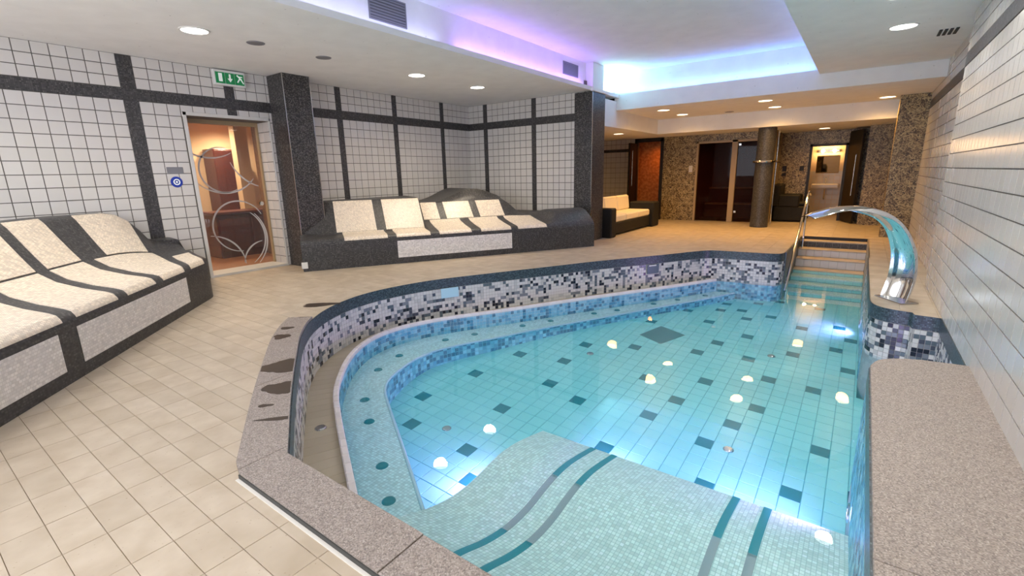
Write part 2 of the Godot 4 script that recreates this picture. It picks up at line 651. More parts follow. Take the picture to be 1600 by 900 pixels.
func shell() -> void:
	# the long wall with the door
	var w := struct("wall_left", "long white tiled wall with dark mosaic bands")
	var b := MB.new()
	var door := {x0 = 2.97, x1 = 4.12, y1 = 2.3}
	b.box(Vector3(-2.6, -0.1, WALL_Z - 0.42), Vector3(door.x0, CEIL + 0.2, WALL_Z))
	b.box(Vector3(door.x1, -0.1, WALL_Z - 0.42), Vector3(ALCOVE_X + 0.2, CEIL + 0.2, WALL_Z))
	b.box(Vector3(door.x0, door.y1, WALL_Z - 0.42), Vector3(door.x1, CEIL + 0.2, WALL_Z))
	put("wall_core", b, M.grout, w)
	var at := wall_at(Vector3(0, 0, WALL_Z), Vector3.RIGHT, Vector3.BACK)
	var strips := [[2.29, 2.45], [5.37, 5.48], [6.64, 6.75], [7.975, 8.085]]
	var xs := [[-2.6, 2.29], [2.45, 5.37], [5.48, 6.64], [6.75, 7.975], [8.085, ALCOVE_X]]
	var ys := [[0.0, 2.43], [2.575, CEIL]]
	var frame := rect(door.x0 - 0.045, -0.1, door.x1 + 0.02, door.y1 + 0.045)
	var short := rect(3.53, 2.3, 3.66, CEIL)
	tile_field(w, "tile", wall_cells(xs, ys, 0.1525, 0.0095, [frame, short]), at, Vector3.BACK, M.white_tiles, M.white_field)
	for s in strips:
		b = MB.new()
		b.plate(rect(s[0], 0.0, s[1], CEIL), at, 0.008, 0.002, Vector3.BACK)
		put("mosaic_strip", b, M.dark, w)
	b = MB.new()
	b.plate(rect(3.53, door.y1 + 0.045, 3.66, CEIL), at, 0.008, 0.002, Vector3.BACK)
	put("mosaic_strip", b, M.dark, w)
	b = MB.new()
	b.plate(rect(-2.6, 2.433, ALCOVE_X, 2.572), at, 0.0095, 0.002, Vector3.BACK)
	put("mosaic_band", b, M.dark, w)
	# tiled reveal of the doorway
	var rev := wall_at(Vector3(door.x1, 0, WALL_Z), Vector3.FORWARD, Vector3.LEFT)
	tile_field(w, "reveal_tile", wall_cells([[0.0, 0.36]], [[0.0, door.y1]], 0.1525, 0.0095, []), rev, Vector3.LEFT, M.white_tiles, M.white_field)

	# the wall at right angles to it that closes the alcove
	w = struct("wall_alcove", "white tiled alcove wall with dark mosaic bands beside the dark pillar")
	b = MB.new()
	b.box(Vector3(ALCOVE_X, -0.1, WALL_Z), Vector3(ALCOVE_X + 0.2, CEIL + 0.2, -4.65))
	put("wall_core", b, M.grout, w)
	at = wall_at(Vector3(ALCOVE_X, 0, 0), Vector3.BACK, Vector3.LEFT)
	tile_field(w, "tile", wall_cells([[WALL_Z, -7.25], [-7.14, -5.92], [-5.81, -4.66]], ys, 0.1525, 0.0095, []), at, Vector3.LEFT, M.white_tiles, M.white_field)
	for s in [[-7.25, -7.14], [-5.92, -5.81]]:
		b = MB.new()
		b.plate(rect(s[0], 0.0, s[1], CEIL), at, 0.008, 0.002, Vector3.LEFT)
		put("mosaic_strip", b, M.dark, w)
	b = MB.new()
	b.plate(rect(WALL_Z, 2.433, -4.66, 2.572), at, 0.0095, 0.002, Vector3.LEFT)
	put("mosaic_band", b, M.dark, w)

	# the wall along the other side of the pool
	w = struct("wall_right", "white tiled wall beside the steel water spout")
	b = MB.new()
	b.box(Vector3(-2.6, -1.6, 0.76), Vector3(7.4, CEIL + 0.2, 1.1))
	b.box(Vector3(7.4, -0.1, 0.86), Vector3(12.2, CEIL + 0.2, 1.1))
	put("wall_core", b, M.grout, w)
	at = wall_at(Vector3(0, 0, 0.76), Vector3.RIGHT, Vector3.FORWARD)
	tile_field(w, "tile", wall_cells([[2.0, 7.4]], ys, 0.1525, 0.0095, []), at, Vector3.FORWARD, M.white_tiles, M.white_field)
	b = MB.new()
	b.plate(rect(2.0, 2.433, 7.4, 2.572), at, 0.0095, 0.002, Vector3.FORWARD)
	put("mosaic_band", b, M.dark, w)
	at = wall_at(Vector3(0, 0, 0.86), Vector3.RIGHT, Vector3.FORWARD)
	tile_field(w, "far_tile", wall_cells([[7.4, 12.2]], ys, 0.1525, 0.0095, []), at, Vector3.FORWARD, M.white_tiles, M.white_field)
	b = MB.new()
	b.plate(rect(7.4, 2.433, 12.2, 2.572), at, 0.0095, 0.002, Vector3.FORWARD)
	put("mosaic_band", b, M.dark, w)

	# behind the camera
	w = struct("wall_rear", "plain plastered wall behind the camera")
	b = MB.new()
	var win := {y0 = 0.8, y1 = 2.7, z0 = -6.6, z1 = -0.2}
	b.box(Vector3(-2.9, -0.1, WALL_Z - 0.42), Vector3(-2.6, win.y0, 1.1))
	b.box(Vector3(-2.9, win.y1, WALL_Z - 0.42), Vector3(-2.6, CEIL + 0.2, 1.1))
	b.box(Vector3(-2.9, win.y0, WALL_Z - 0.42), Vector3(-2.6, win.y1, win.z0))
	b.box(Vector3(-2.9, win.y0, win.z1), Vector3(-2.6, win.y1, 1.1))
	put("wall_core", b, M.plaster, w)
	w = struct("added_window_2", "row of added glowing panes behind the camera giving fill light")  # unseen glowing panes, added to brighten the ceiling and walls
	for i in 4:
		var z0: float = lerpf(win.z0, win.z1, i / 4.0)
		var z1: float = lerpf(win.z0, win.z1, (i + 1) / 4.0)
		b = MB.new()
		b.box(Vector3(-2.8, win.y0, z0 + 0.04), Vector3(-2.76, win.y1, z1 - 0.04))
		put("pane", b, M.fill_pane, w)
		b = MB.new()
		b.box(Vector3(-2.82, win.y0, z0), Vector3(-2.74, win.y1, z0 + 0.04))
		b.box(Vector3(-2.82, win.y0, z1 - 0.04), Vector3(-2.74, win.y1, z1))
		put("mullion", b, M.frame_white, w)

	# pillars
	var p := thing("mosaic_pillar", "square dark speckled pillar standing between the glass door and the long curved bench", "pillar", Vector3(4.405, 0, -7.47))
	b = MB.new()
	b.soft_box(Vector3(-0.225, 0, -0.22), Vector3(0.225, CEIL, 0.22), 0.006)
	put("shaft", b, M.dark_fine, p)
	for s in [-1, 1]:
		b = MB.new()
		b.box(Vector3(s * 0.222 - 0.006, 0.5, 0.216), Vector3(s * 0.222 + 0.006, CEIL, 0.2235))
		put("corner_trim", b, M.steel, p)
	p = thing("mosaic_pillar", "square dark pillar under the corner of the lit ceiling recess", "pillar", Vector3(9.23, 0, -4.68))
	b = MB.new()
	b.soft_box(Vector3(-0.29, 0, -0.2), Vector3(0.29, CEIL - 0.01, 0.2), 0.006)
	put("shaft", b, M.dark_fine, p)
	b = MB.new()
	b.box(Vector3(-0.288, 0.3, 0.196), Vector3(-0.276, CEIL - 0.02, 0.2035))
	put("corner_trim", b, M.steel, p)

# ------------------------------------------------------------------ ceilings
func ceilings() -> void:
	var c := struct("ceiling", "white plaster ceiling with a recessed light cove")
	var b := MB.new()
	var lo := CEIL
	var hi := CEIL + 0.05
	var X0: float = COVE.x0
	var X1: float = COVE.x1
	var Z0: float = COVE.z0
	var Z1: float = COVE.z1
	b.box(Vector3(-2.6, lo, WALL_Z), Vector3(X1, hi, Z0))
	b.box(Vector3(-2.6, lo, Z1), Vector3(X1, hi, 0.9))
	b.box(Vector3(-2.6, lo, Z0), Vector3(X0, hi, Z1))
	b.box(Vector3(X1, 2.72, -4.6), Vector3(X1 + 0.16, hi, 0.9))
	put("main_ceiling", b, M.plaster, c)
	b = MB.new()
	b.box(Vector3(8.9, lo - 0.012, Z0), Vector3(9.6, hi, Z0 + 0.055))
	put("pillar_cap", b, M.plaster, c)
	# the recess
	b = MB.new()
	var k := 0.18
	b.box(Vector3(X0 - k, hi, Z0 - k - 0.1), Vector3(X1 + k, COVE.top, Z0 - k))
	b.box(Vector3(X0 - k, hi, Z1 + k), Vector3(X1 + k, COVE.top, Z1 + k + 0.1))
	b.box(Vector3(X1 + k, hi, Z0 - k), Vector3(X1 + k + 0.1, COVE.top, Z1 + k))
	b.box(Vector3(X0 - k - 0.1, hi, Z0 - k), Vector3(X0 - k, COVE.top, Z1 + k))
	put("recess_wall", b, M.plaster, c)
	b = MB.new()
	b.box(Vector3(X0 - k - 0.1, COVE.top, Z0 - k - 0.1), Vector3(X1 + k + 0.1, COVE.top + 0.1, Z1 + k + 0.1))
	put("recess_ceiling", b, M.plaster, c)
	b = MB.new()
	b.box(Vector3(9.03, hi, Z0 - k), Vector3(9.5, COVE.top, Z0 - 0.02))
	put("recess_pier", b, M.plaster, c)
	# thin upstand along the cove edge
	b = MB.new()
	b.box(Vector3(X0, hi, Z0 - 0.02), Vector3(X1, hi + 0.02, Z0))
	b.box(Vector3(X1, hi, Z0), Vector3(X1 + 0.02, hi + 0.02, Z1))
	b.box(Vector3(X0, hi, Z1), Vector3(X1, hi + 0.02, Z1 + 0.02))
	put("cove_edge", b, M.plaster, c)
	# light tubes lying in the cove
	for t in [[Vector3(5.2, 3.035, -4.6), Vector3(8.98, 3.035, -4.6), c8(205, 165, 255), 5.0], [Vector3(-0.1, 3.035, -4.6), Vector3(4.9, 3.035, -4.6), c8(205, 208, 255), 2.5], [Vector3(10.34, 3.035, -4.3), Vector3(10.34, 3.035, -0.9), c8(120, 190, 255), 6.0], [Vector3(-0.9, 3.035, -0.72), Vector3(10.1, 3.035, -0.72), c8(140, 165, 255), 6.0], [Vector3(9.7, 3.035, -4.6), Vector3(10.2, 3.035, -4.6), c8(180, 235, 255), 10.0]]:
		b = MB.new()
		b.tube([t[0], t[1]], 0.012, 8)
		put("cove_light_tube", b, mat(Color.WHITE, 0.5, {glow = t[2], power = t[3]}), c)
	# the lower ceiling towards the far end and the lowest one behind it
	b = MB.new()
	b.box(Vector3(X1 + 0.16, 2.72, -4.55), Vector3(13.0, 2.78, 0.9))
	put("far_ceiling", b, M.plaster, c)
	b = MB.new()
	b.box(Vector3(12.9, 2.36, -4.55), Vector3(16.0, 2.72, 0.9))
	b.box(Vector3(9.15, 2.36, WALL_Z), Vector3(16.0, 2.9, -4.55))
	put("low_ceiling", b, M.plaster, c)

# ------------------------------------------------------------------ the pool's outlines on plan
var RIM: PackedVector2Array
var LIP: PackedVector2Array
var LEDGE: PackedVector2Array
var RIGHT_RIM: PackedVector2Array
var SLAB_RIM: PackedVector2Array

func outlines() -> void:
	RIM = PackedVector2Array([Vector2(1.065, -2.24)])
	RIM.append_array(smooth([Vector2(1.065, -2.24), Vector2(1.5, -2.965), Vector2(1.917, -3.615), Vector2(2.2, -4.03), Vector2(2.53, -4.4), Vector2(2.92, -4.67), Vector2(3.38, -4.83), Vector2(3.85, -4.84), Vector2(4.5, -4.68), Vector2(5.29, -4.27), Vector2(6.16, -3.78), Vector2(6.9, -3.37), Vector2(7.96, -2.68), Vector2(8.74, -2.2), Vector2(8.9, -2.02), Vector2(8.95, -1.6), Vector2(8.99, -1.12), Vector2(9.06, -0.98), Vector2(9.25, -0.93)]).slice(1))
	LIP = smooth([Vector2(1.33, -2.14), Vector2(1.441, -2.332), Vector2(1.757, -2.891), Vector2(2.03, -3.36), Vector2(2.243, -3.695), Vector2(2.49, -3.99), Vector2(2.812, -4.31), Vector2(3.154, -4.55), Vector2(3.5, -4.68), Vector2(3.85, -4.69), Vector2(4.2, -4.6), Vector2(4.6, -4.42), Vector2(5.33, -3.98), Vector2(6.33, -3.41), Vector2(7.43, -2.76), Vector2(8.12, -2.35), Vector2(8.84, -1.95)])
	LEDGE = smooth([Vector2(1.79, -2.066), Vector2(1.964, -2.343), Vector2(2.252, -2.805), Vector2(2.739, -3.587), Vector2(2.87, -3.76), Vector2(3.05, -3.9), Vector2(3.479, -4.06), Vector2(3.857, -4.09), Vector2(4.2, -3.98), Vector2(4.629, -3.77), Vector2(5.333, -3.447), Vector2(6.244, -2.961), Vector2(7.284, -2.407), Vector2(8.044, -1.994), Vector2(8.86, -1.6)])
	RIGHT_RIM = PackedVector2Array([Vector2(9.3, 0.22)])
	RIGHT_RIM.append_array(smooth([Vector2(6.3, 0.22), Vector2(6.12, 0.235), Vector2(5.98, 0.3), Vector2(5.91, 0.42), Vector2(5.88, 0.55)]))
	RIGHT_RIM.append_array([Vector2(5.80, 0.56), Vector2(5.78, 0.76)])
	SLAB_RIM = PackedVector2Array([Vector2(4.36, 0.76)])
	SLAB_RIM.append_array(smooth([Vector2(4.33, 0.5), Vector2(4.27, 0.36), Vector2(4.17, 0.25), Vector2(4.02, 0.2)]))
	SLAB_RIM.append(Vector2(1.065, 0.19))

func pool_polygon() -> PackedVector2Array:
	var p := RIM.duplicate()
	p.append_array([Vector2(11.75, -0.91), Vector2(11.75, 0.22)])
	p.append_array(RIGHT_RIM)
	p.append_array(SLAB_RIM)
	return p

func coping_polygon() -> PackedVector2Array:
	# granite edge: along the near side, up the angled side, and the broad slab on the right
	var out := PackedVector2Array()
	var inner := PackedVector2Array()
	for q in RIM:
		inner.append(q)
		if q.x > 2.55:
			break
	for k in inner.size():
		var d := (inner[mini(k + 1, inner.size() - 1)] - inner[maxi(k - 1, 0)]).normalized()
		out.append(inner[k] + Vector2(d.y, -d.x) * 0.235)
	out[0] = Vector2(0.84, -2.27)
	var poly := PackedVector2Array([Vector2(0.84, 0.76)])
	poly.append_array(out)
	var back := inner.duplicate()
	back.reverse()
	poly.append_array(back)
	var slab := SLAB_RIM.duplicate()
	slab.reverse()
	poly.append_array(slab)
	return poly

func fy(p: Vector2) -> float:
	return minf(-1.1 + 0.076 * (0.807 * p.x - 0.59 * p.y - 3.4), -0.84)

# ------------------------------------------------------------------ the deck
func deck() -> void:
	outlines()
	var hole := pool_polygon()
	var cop := coping_polygon()
	var f := struct("floor", "beige tiled deck round the pool")
	var bed := MB.new()
	var cells := []
	var x := -2.6
	while x < 15.6:
		var z := WALL_Z
		var x1 := x + 0.1405
		while z < 0.86:
			var z1 := z + 0.281
			var keep := [rect(x + 0.0015, z + 0.0015, x1 - 0.0015, z1 - 0.0015)]
			for h in [hole, cop]:
				var next := []
				for q in keep:
					for w in Geometry2D.clip_polygons(q, h):
						if not Geometry2D.is_polygon_clockwise(w):
							next.append(w)
				keep = next
			for q in keep:
				var area := 0.0
				for k in q.size():
					area += q[k].cross(q[(k + 1) % q.size()])
				if absf(area) > 0.001:
					cells.append(q)
			z = z1
		x = x1
	# the bed under the tiles, cut out for the pool
	x = -2.6
	while x < 15.6:
		var z := WALL_Z - 0.42
		while z < 0.9:
			for w in Geometry2D.clip_polygons(rect(x, z, minf(x + 0.52, 15.6), minf(z + 0.52, 0.9)), hole):
				if not Geometry2D.is_polygon_clockwise(w):
					bed.poly(w, func(p): return v3(p, -0.004), Vector3.UP)
			z += 0.52
		x += 0.52
	put("mortar_bed", bed, M.floor_grout, f)
	var at := func(p: Vector2, h: float) -> Vector3: return Vector3(p.x, h - 0.006, p.y)
	tile_field(f, "tile", cells, at, Vector3.UP, M.deck_tiles, M.deck_field, 0.006, 0.0012)

	# granite coping
	var c := thing("granite_coping", "speckled grey granite edging along the near side of the pool", "coping")
	var b := MB.new()
	# cut into slabs by lines across it
	var cuts := [rect(-1, -2.3, 4, -1.24), rect(-1, -1.236, 4, -0.2), rect(-1, -0.196, 1.9, 1.0), rect(1.904, -0.196, 3.1, 1.0), rect(3.104, -0.196, 5.0, 1.0), rect(-1, -3.2, 5, -2.304), rect(-1, -4.1, 5, -3.204), rect(-1, -6.0, 5, -4.104)]
	for q in cuts:
		for w in Geometry2D.intersect_polygons(cop, q):
			if Geometry2D.is_polygon_clockwise(w):
				continue
			b = MB.new()
			b.plate(w, func(p, h): return Vector3(p.x, h, p.y), 0.03, 0.004, Vector3.UP, -0.03)
			put("slab", b, M.granite, c)
	b = MB.new()
	b.box(Vector3(0.834, -0.003, -2.27), Vector3(0.8395, 0.022, 0.7))
	put("dark_riser", b, M.coping_side, c)
	b = MB.new()
	b.box(Vector3(0.818, -0.003, -2.27), Vector3(0.8335, 0.003, 0.7))
	put("sealant_line", b, M.sealant, c)

# ------------------------------------------------------------------ the pool
func mosaic(parent: Node3D, line: PackedVector2Array, y_top: float, rows: int, size: float, left: bool, mats: Array, weights: Array, seed_: int, most: int) -> void:
	var r := RandomNumberGenerator.new()
	r.seed = seed_
	var n := int(length_of(line) / size)
	var pts := even(line, n)
	var kinds := []
	for j in rows:
		kinds.append([])
		for i in n:
			var w := r.randf()
			var k := 0
			while k < weights.size() - 1 and w > weights[k]:
				w -= weights[k]
				k += 1
			# like pieces often lie beside each other
			if i > 0 and r.randf() < 0.15:
				k = kinds[j][i - 1]
			elif j > 0 and r.randf() < 0.1:
				k = kinds[j - 1][i]
			kinds[j].append(k)
	var unit := MB.new()
	unit.soft_box(Vector3(-0.5, -0.5, -0.5), Vector3(0.5, 0.5, 0.5), 0.04)
	var um := unit.mesh()
	var list := []
	for i in n:
		var d := (pts[i + 1] - pts[i])
		var long := d.length()
		d /= long
		var nrm := Vector3(d.y, 0, -d.x) * (1.0 if left else -1.0)
		var m := v3((pts[i] + pts[i + 1]) / 2.0, 0)
		for j in rows:
			var p := m + Vector3.UP * (y_top - (j + 0.5) * size) + nrm * 0.001
			var b := Basis(v3(d, 0) * (long - 0.004), Vector3.UP * (size - 0.004), nrm * (0.008 + 0.001 * (r.randi() % 3)))
			list.append([shows(p, nrm, size * size), Transform3D(b, p), kinds[j][i]])
	list.sort_custom(func(a, b): return a[0] > b[0])
	var count := 0
	var rest := []
	for it in list:
		if count < most and it[0] > 0.0:
			var o := put("mosaic_piece", um, mats[it[2]], parent)
			o.transform = it[1]
			count += 1
		else:
			rest.append(it)
	if rest.size():
		var mm := MultiMesh.new()
		mm.transform_format = MultiMesh.TRANSFORM_3D
		mm.use_colors = true
		mm.mesh = um
		mm.instance_count = rest.size()
		for i in rest.size():
			mm.set_instance_transform(i, rest[i][1])
			mm.set_instance_color(i, tone(mats[rest[i][2]]))
		var o := MultiMeshInstance3D.new()
		o.name = "mosaic_field"
		o.multimesh = mm
		o.material_override = M.piece_field
		o.set_meta("kind", "stuff")
		parent.add_child(o, true)

func pool() -> void:
	var p := thing("swimming_pool", "sunken swimming pool with a mosaic rim and pale blue tiles", "pool")
	var zero := func(_q): return 0.0
	var rim_n := even(RIM, 220)
	var b := MB.new()
	strip(b, RIM, func(_q): return 0.0, func(_q): return -0.56, false)
	strip(b, RIGHT_RIM, func(_q): return 0.0, func(_q): return -1.3, false)
	strip(b, SLAB_RIM, func(_q): return 0.0, func(_q): return -1.3, false)
	strip(b, PackedVector2Array([Vector2(1.065, 0.19), Vector2(1.065, -2.24)]), func(_q): return 0.0, func(_q): return -1.3, false)
	put("rim_wall", b, M.joint, p)
	# the fine dark band right under the edge
	var notch := PackedVector2Array([Vector2(5.78, 0.755), Vector2(5.1, 0.755), Vector2(4.36, 0.755)])
	for line in [RIM, RIGHT_RIM, notch, SLAB_RIM]:
		b = MB.new()
		var ins := PackedVector2Array()
		for k in line.size():
			var d: Vector2 = (line[mini(k + 1, line.size() - 1)] - line[maxi(k - 1, 0)]).normalized()
			ins.append(line[k] + Vector2(-d.y, d.x) * 0.007)
		strip(b, ins, func(_q): return 0.003, func(_q): return -0.135, false)
		ribbon(b, line, ins, 0.003, 0.003)
		put("dark_band", b, M.rim_band, p)
	mosaic(p, RIGHT_RIM, -0.14, 9, 0.0455, false, M.piece, [0.3, 0.16, 0.14, 0.12, 0.14, 0.14], 5, 130)
	mosaic(p, notch, -0.14, 16, 0.0455, false, M.piece, [0.34, 0.18, 0.14, 0.12, 0.1, 0.12], 15, 0)
	mosaic(p, RIM, -0.14, 9, 0.0455, false, M.piece, [0.5, 0.18, 0.09, 0.08, 0.07, 0.08], 6, 170)
	mosaic(p, SLAB_RIM, -0.14, 14, 0.05, false, M.piece_wet, [0.2, 0.3, 0.3, 0.2], 8, 0)
	# under water on the right
	mosaic(p, PackedVector2Array([Vector2(9.3, 0.219), Vector2(6.3, 0.219)]), -0.54, 8, 0.05, false, M.piece_wet, [0.2, 0.3, 0.3, 0.2], 12, 0)

	# gutter and lip
	var part := PackedVector2Array()
	for q in RIM:
		part.append(q)
		if q.x > 8.84:
			break
	var n := 84
	var a := even(part, n)
	var c := even(LIP, n)
	b = MB.new()
	ribbon(b, a, c, -0.556, -0.556)
	put("gutter_bed", b, M.floor_grout, p)
	for i in n:
		b = MB.new()
		var g := PackedVector2Array([a[i].lerp(a[i + 1], 0.01), a[i].lerp(a[i + 1], 0.99), c[i].lerp(c[i + 1], 0.99), c[i].lerp(c[i + 1], 0.01)])
		b.plate(g, func(q, h): return Vector3(q.x, -0.556 + h, q.y), 0.006, 0.001, Vector3.UP)
		put("gutter_tile", b, M.gutter[(i * 7) % 5 % 2], p)
	var lin := PackedVector2Array()
	for k in c.size():
		var d := (c[mini(k + 1, n)] - c[maxi(k - 1, 0)]).normalized()
		lin.append(c[k] + Vector2(-d.y, d.x) * 0.05)
	for i in n:
		b = MB.new()
		var g := PackedVector2Array([c[i].lerp(c[i + 1], 0.01), c[i].lerp(c[i + 1], 0.99), lin[i].lerp(lin[i + 1], 0.99), lin[i].lerp(lin[i + 1], 0.01)])
		b.plate(g, func(q, h): return Vector3(q.x, h, q.y), -0.485, 0.008, Vector3.UP, -0.72)
		put("lip_tile", b, M.lip[(i * 5) % 3 % 2], p)
	mosaic(p, lin, -0.53, 4, 0.048, false, M.piece_wet, [0.3, 0.3, 0.22, 0.18], 14, 0)

	# the seat ledge under water
	var ed := even(LEDGE, n)
	b = MB.new()
	ribbon(b, lin, ed, -0.72, -0.72)
	put("seat_ledge", b, M.ledge, p)
	b = MB.new()
	strip(b, LEDGE, func(_q): return -0.72, func(q): return fy(q) - 0.02, false)
	put("ledge_wall", b, M.blue_wall, p)
	b = MB.new()
	var path := []
	for q in ed:
		path.append(v3(q, -0.72))
	b.tube(path, 0.014, 6, false)
	put("ledge_nosing", b, M.nosing, p)
	# far end beside the stairs, under the rim
	b = MB.new()
	strip(b, PackedVector2Array([Vector2(8.84, -1.95), Vector2(8.9, -2.02), Vector2(8.95, -1.6), Vector2(8.99, -1.12), Vector2(9.06, -0.98), Vector2(9.25, -0.93)]), func(_q): return -0.55, func(_q): return -1.0, false)
	put("end_wall", b, M.blue_wall, p)

	# the floor
	var region := PackedVector2Array([Vector2(3.25, 0.2), Vector2(4.2, 0.2), Vector2(4.36, 0.74), Vector2(5.76, 0.74), Vector2(5.9, 0.22), Vector2(9.35, 0.22), Vector2(9.35, -0.91), Vector2(9.06, -0.98), Vector2(8.98, -1.2), Vector2(8.9, -1.58)])
	var back := LEDGE.duplicate()
	back.reverse()
	region.append_array(back.slice(1))
	region.append_array([Vector2(1.8, -2.066), Vector2(3.25, -2.066)])
	var cells := []
	var kinds := []
	var dark := {}
	for k in [[-5, -18], [-3, -25], [-3, -20], [0, -27], [2, -21], [2, -13], [2, -7], [4, -3], [5, -26], [6, -17], [6, -8], [7, -20], [7, -12], [9, -7], [9, -2], [10, -25], [10, -11], [11, -21], [12, -14], [12, -6], [14, -10], [15, -21], [17, -17], [17, -6], [17, -3], [19, -12], [20, -8], [22, -11], [22, -1], [23, -5], [24, -18], [25, -9], [26, -2], [27, -13], [29, -1], [30, -16], [30, -10], [30, -5], [32, -13], [32, -8], [32, -2], [33, -11], [35, -13], [37, -10], [38, -4], [39, -12], [39, -8]]:
		dark[Vector2i(k[0], k[1])] = true
	var diamond := PackedVector2Array([Vector2(6.25, -2.33), Vector2(6.10, -1.97), Vector2(6.58, -1.78), Vector2(6.73, -2.18)])
	if Geometry2D.is_polygon_clockwise(diamond):
		diamond.reverse()
	var bed := MB.new()
	var r := RandomNumberGenerator.new()
	r.seed = 99
	for i in range(-12, 44):
		for j in range(-30, 6):
			var x := 3.25 + i * 0.147
			var z := 0.2 + j * 0.147
			for w in Geometry2D.intersect_polygons(rect(x, z, x + 0.147, z + 0.147), region):
				bed.poly(w, func(q): return v3(q, fy(q)), Vector3.UP)
			for w in Geometry2D.intersect_polygons(rect(x + 0.003, z + 0.003, x + 0.144, z + 0.144), region):
				for w2 in Geometry2D.clip_polygons(w, diamond):
					if Geometry2D.is_polygon_clockwise(w2):
						continue
					cells.append(w2)
					kinds.append(3 if dark.has(Vector2i(i, j)) else r.randi() % 3)
	put("floor_bed", bed, M.pool_grout, p)
	tile_field(p, "floor_tile", cells, func(q, h): return v3(q, fy(q) + h), Vector3.UP, M.pool_tiles, M.pool_field, 0.005, 0.0015, 300, kinds)
	b = MB.new()
	b.plate(diamond, func(q, h): return v3(q, fy(q) + h), 0.006, 0.002, Vector3.UP)
	put("diamond_tile", b, M.pool_tiles[3], p)

	# the submerged lounger along the near side
	var prof := [Vector2(1.06, -0.56), Vector2(1.3, -0.565), Vector2(1.45, -0.59), Vector2(1.6, -0.635), Vector2(1.8, -0.715), Vector2(2.0, -0.77), Vector2(2.15, -0.785), Vector2(2.3, -0.78), Vector2(2.45, -0.757), Vector2(2.62, -0.742), Vector2(2.8, -0.752), Vector2(3.0, -0.79), Vector2(3.15, -0.825), Vector2(3.25, -0.85)]
	var fine := smooth(prof, 0.03)
	b = MB.new()
	var rows := []
	for q in fine:
		rows.append(PackedVector3Array([Vector3(q.x, q.y, -2.066), Vector3(q.x, q.y, -1.4), Vector3(q.x, q.y, -0.7), Vector3(q.x, q.y, 0.2)]))
	b.grid(rows, Vector3.UP)
	for i in fine.size() - 1:
		var q := fine[i]
		var s := fine[i + 1]
		b.quad(Vector3(q.x, q.y, -2.066), Vector3(s.x, s.y, -2.066), Vector3(s.x, -1.3, -2.066), Vector3(q.x, -1.3, -2.066), Vector3.FORWARD)
	b.quad(Vector3(3.25, -0.85, -2.066), Vector3(3.25, -0.85, 0.2), Vector3(3.25, -1.3, 0.2), Vector3(3.25, -1.3, -2.066), Vector3.RIGHT)
	put("submerged_lounger", b, M.mint, p)
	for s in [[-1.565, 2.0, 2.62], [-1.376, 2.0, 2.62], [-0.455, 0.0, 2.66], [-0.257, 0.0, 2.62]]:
		for seg in [[1.06, s[1], "teal"], [s[1], s[2], "reflection_grey"], [s[2], 3.252, "teal"]]:  # grey stretch: a reflection on the teal stripe, put into its colour
			if seg[1] - seg[0] < 0.05 or seg[1] <= 1.06:
				continue
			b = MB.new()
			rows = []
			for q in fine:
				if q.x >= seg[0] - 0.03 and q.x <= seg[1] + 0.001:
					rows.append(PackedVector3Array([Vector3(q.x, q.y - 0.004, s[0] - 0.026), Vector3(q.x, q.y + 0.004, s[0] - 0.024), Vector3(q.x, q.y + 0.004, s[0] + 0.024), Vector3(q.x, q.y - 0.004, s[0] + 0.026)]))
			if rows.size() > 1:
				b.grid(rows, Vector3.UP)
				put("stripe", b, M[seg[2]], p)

	# nozzles, caps and drains
	var cap := MB.new()
	cap.lathe([Vector2(0.0, 0.012), Vector2(0.035, 0.012), Vector2(0.044, 0.007), Vector2(0.048, 0.0)], 16)
	var capm := cap.mesh()
	for q in [Vector2(2.578, -3.708), Vector2(2.331, -3.319), Vector2(1.961, -2.689), Vector2(1.725, -2.33), Vector2(3.135, -4.199), Vector2(3.56, -4.331), Vector2(4.284, -4.25), Vector2(4.67, -4.07), Vector2(5.323, -3.72), Vector2(5.737, -3.5), Vector2(6.417, -3.13), Vector2(6.767, -2.9), Vector2(7.423, -2.55), Vector2(7.877, -2.3), Vector2(8.4, -1.98)]:
		put("air_nozzle", capm, M.pool_tiles[3], p).position = v3(q, -0.72)
	for q in [Vector2(3.021, -3.051), Vector2(4.218, -0.697), Vector2(5.311, -2.635), Vector2(6.503, -0.68)]:
		put("floor_inlet", capm, M.steel, p).position = v3(q, fy(q) + 0.004)
	for q in [Vector2(1.86, -3.3), Vector2(3.4, -4.72), Vector2(1.45, -2.6)]:
		put("gutter_drain", capm, M.steel, p).position = v3(q, -0.55)
	# lamps in the pool walls
	for s in [[Vector3(3.42, -0.8, 0.185), Vector3(0, 0, -1), 2.0], [Vector3(7.9, -0.72, 0.205), Vector3(0, 0, -1), 1.6], [Vector3(2.55, -0.95, -2.072), Vector3(0, 0, -1), 2.4], [Vector3(3.256, -0.95, -0.5), Vector3(1, 0, 0), 1.2], [Vector3(3.256, -0.95, -1.5), Vector3(1, 0, 0), 1.2]]:
		var t := Transform3D(Basis(Quaternion(Vector3.UP, s[1])), s[0])
		b = MB.new()
		b.lathe([Vector2(0.05, 0.012), Vector2(0.06, 0.012), Vector2(0.068, 0.0)], 20, t)
		var ring := put("lamp_ring", b, M.steel, p)
		b = MB.new()
		b.lathe([Vector2(0.0, 0.011), Vector2(0.03, 0.01), Vector2(0.05, 0.006)], 20, t)
		put("lamp_lens", b, M.lamp_cool, ring)
		var l := SpotLight3D.new()
		l.name = "pool_lamp_light"
		l.position = s[0] + s[1] * 0.03
		l.basis = Basis.looking_at(s[1] + Vector3(0, -0.25, 0), Vector3.UP)
		l.spot_angle = 75.0
		l.spot_range = 30.0
		l.spot_attenuation = 2.0
		l.light_color = c8(214, 164, 255)
		l.light_energy = s[2]
		l.light_size = 0.05
		l.shadow_enabled = true
		add_child(l, true)

	# the water
	var w := MB.new()
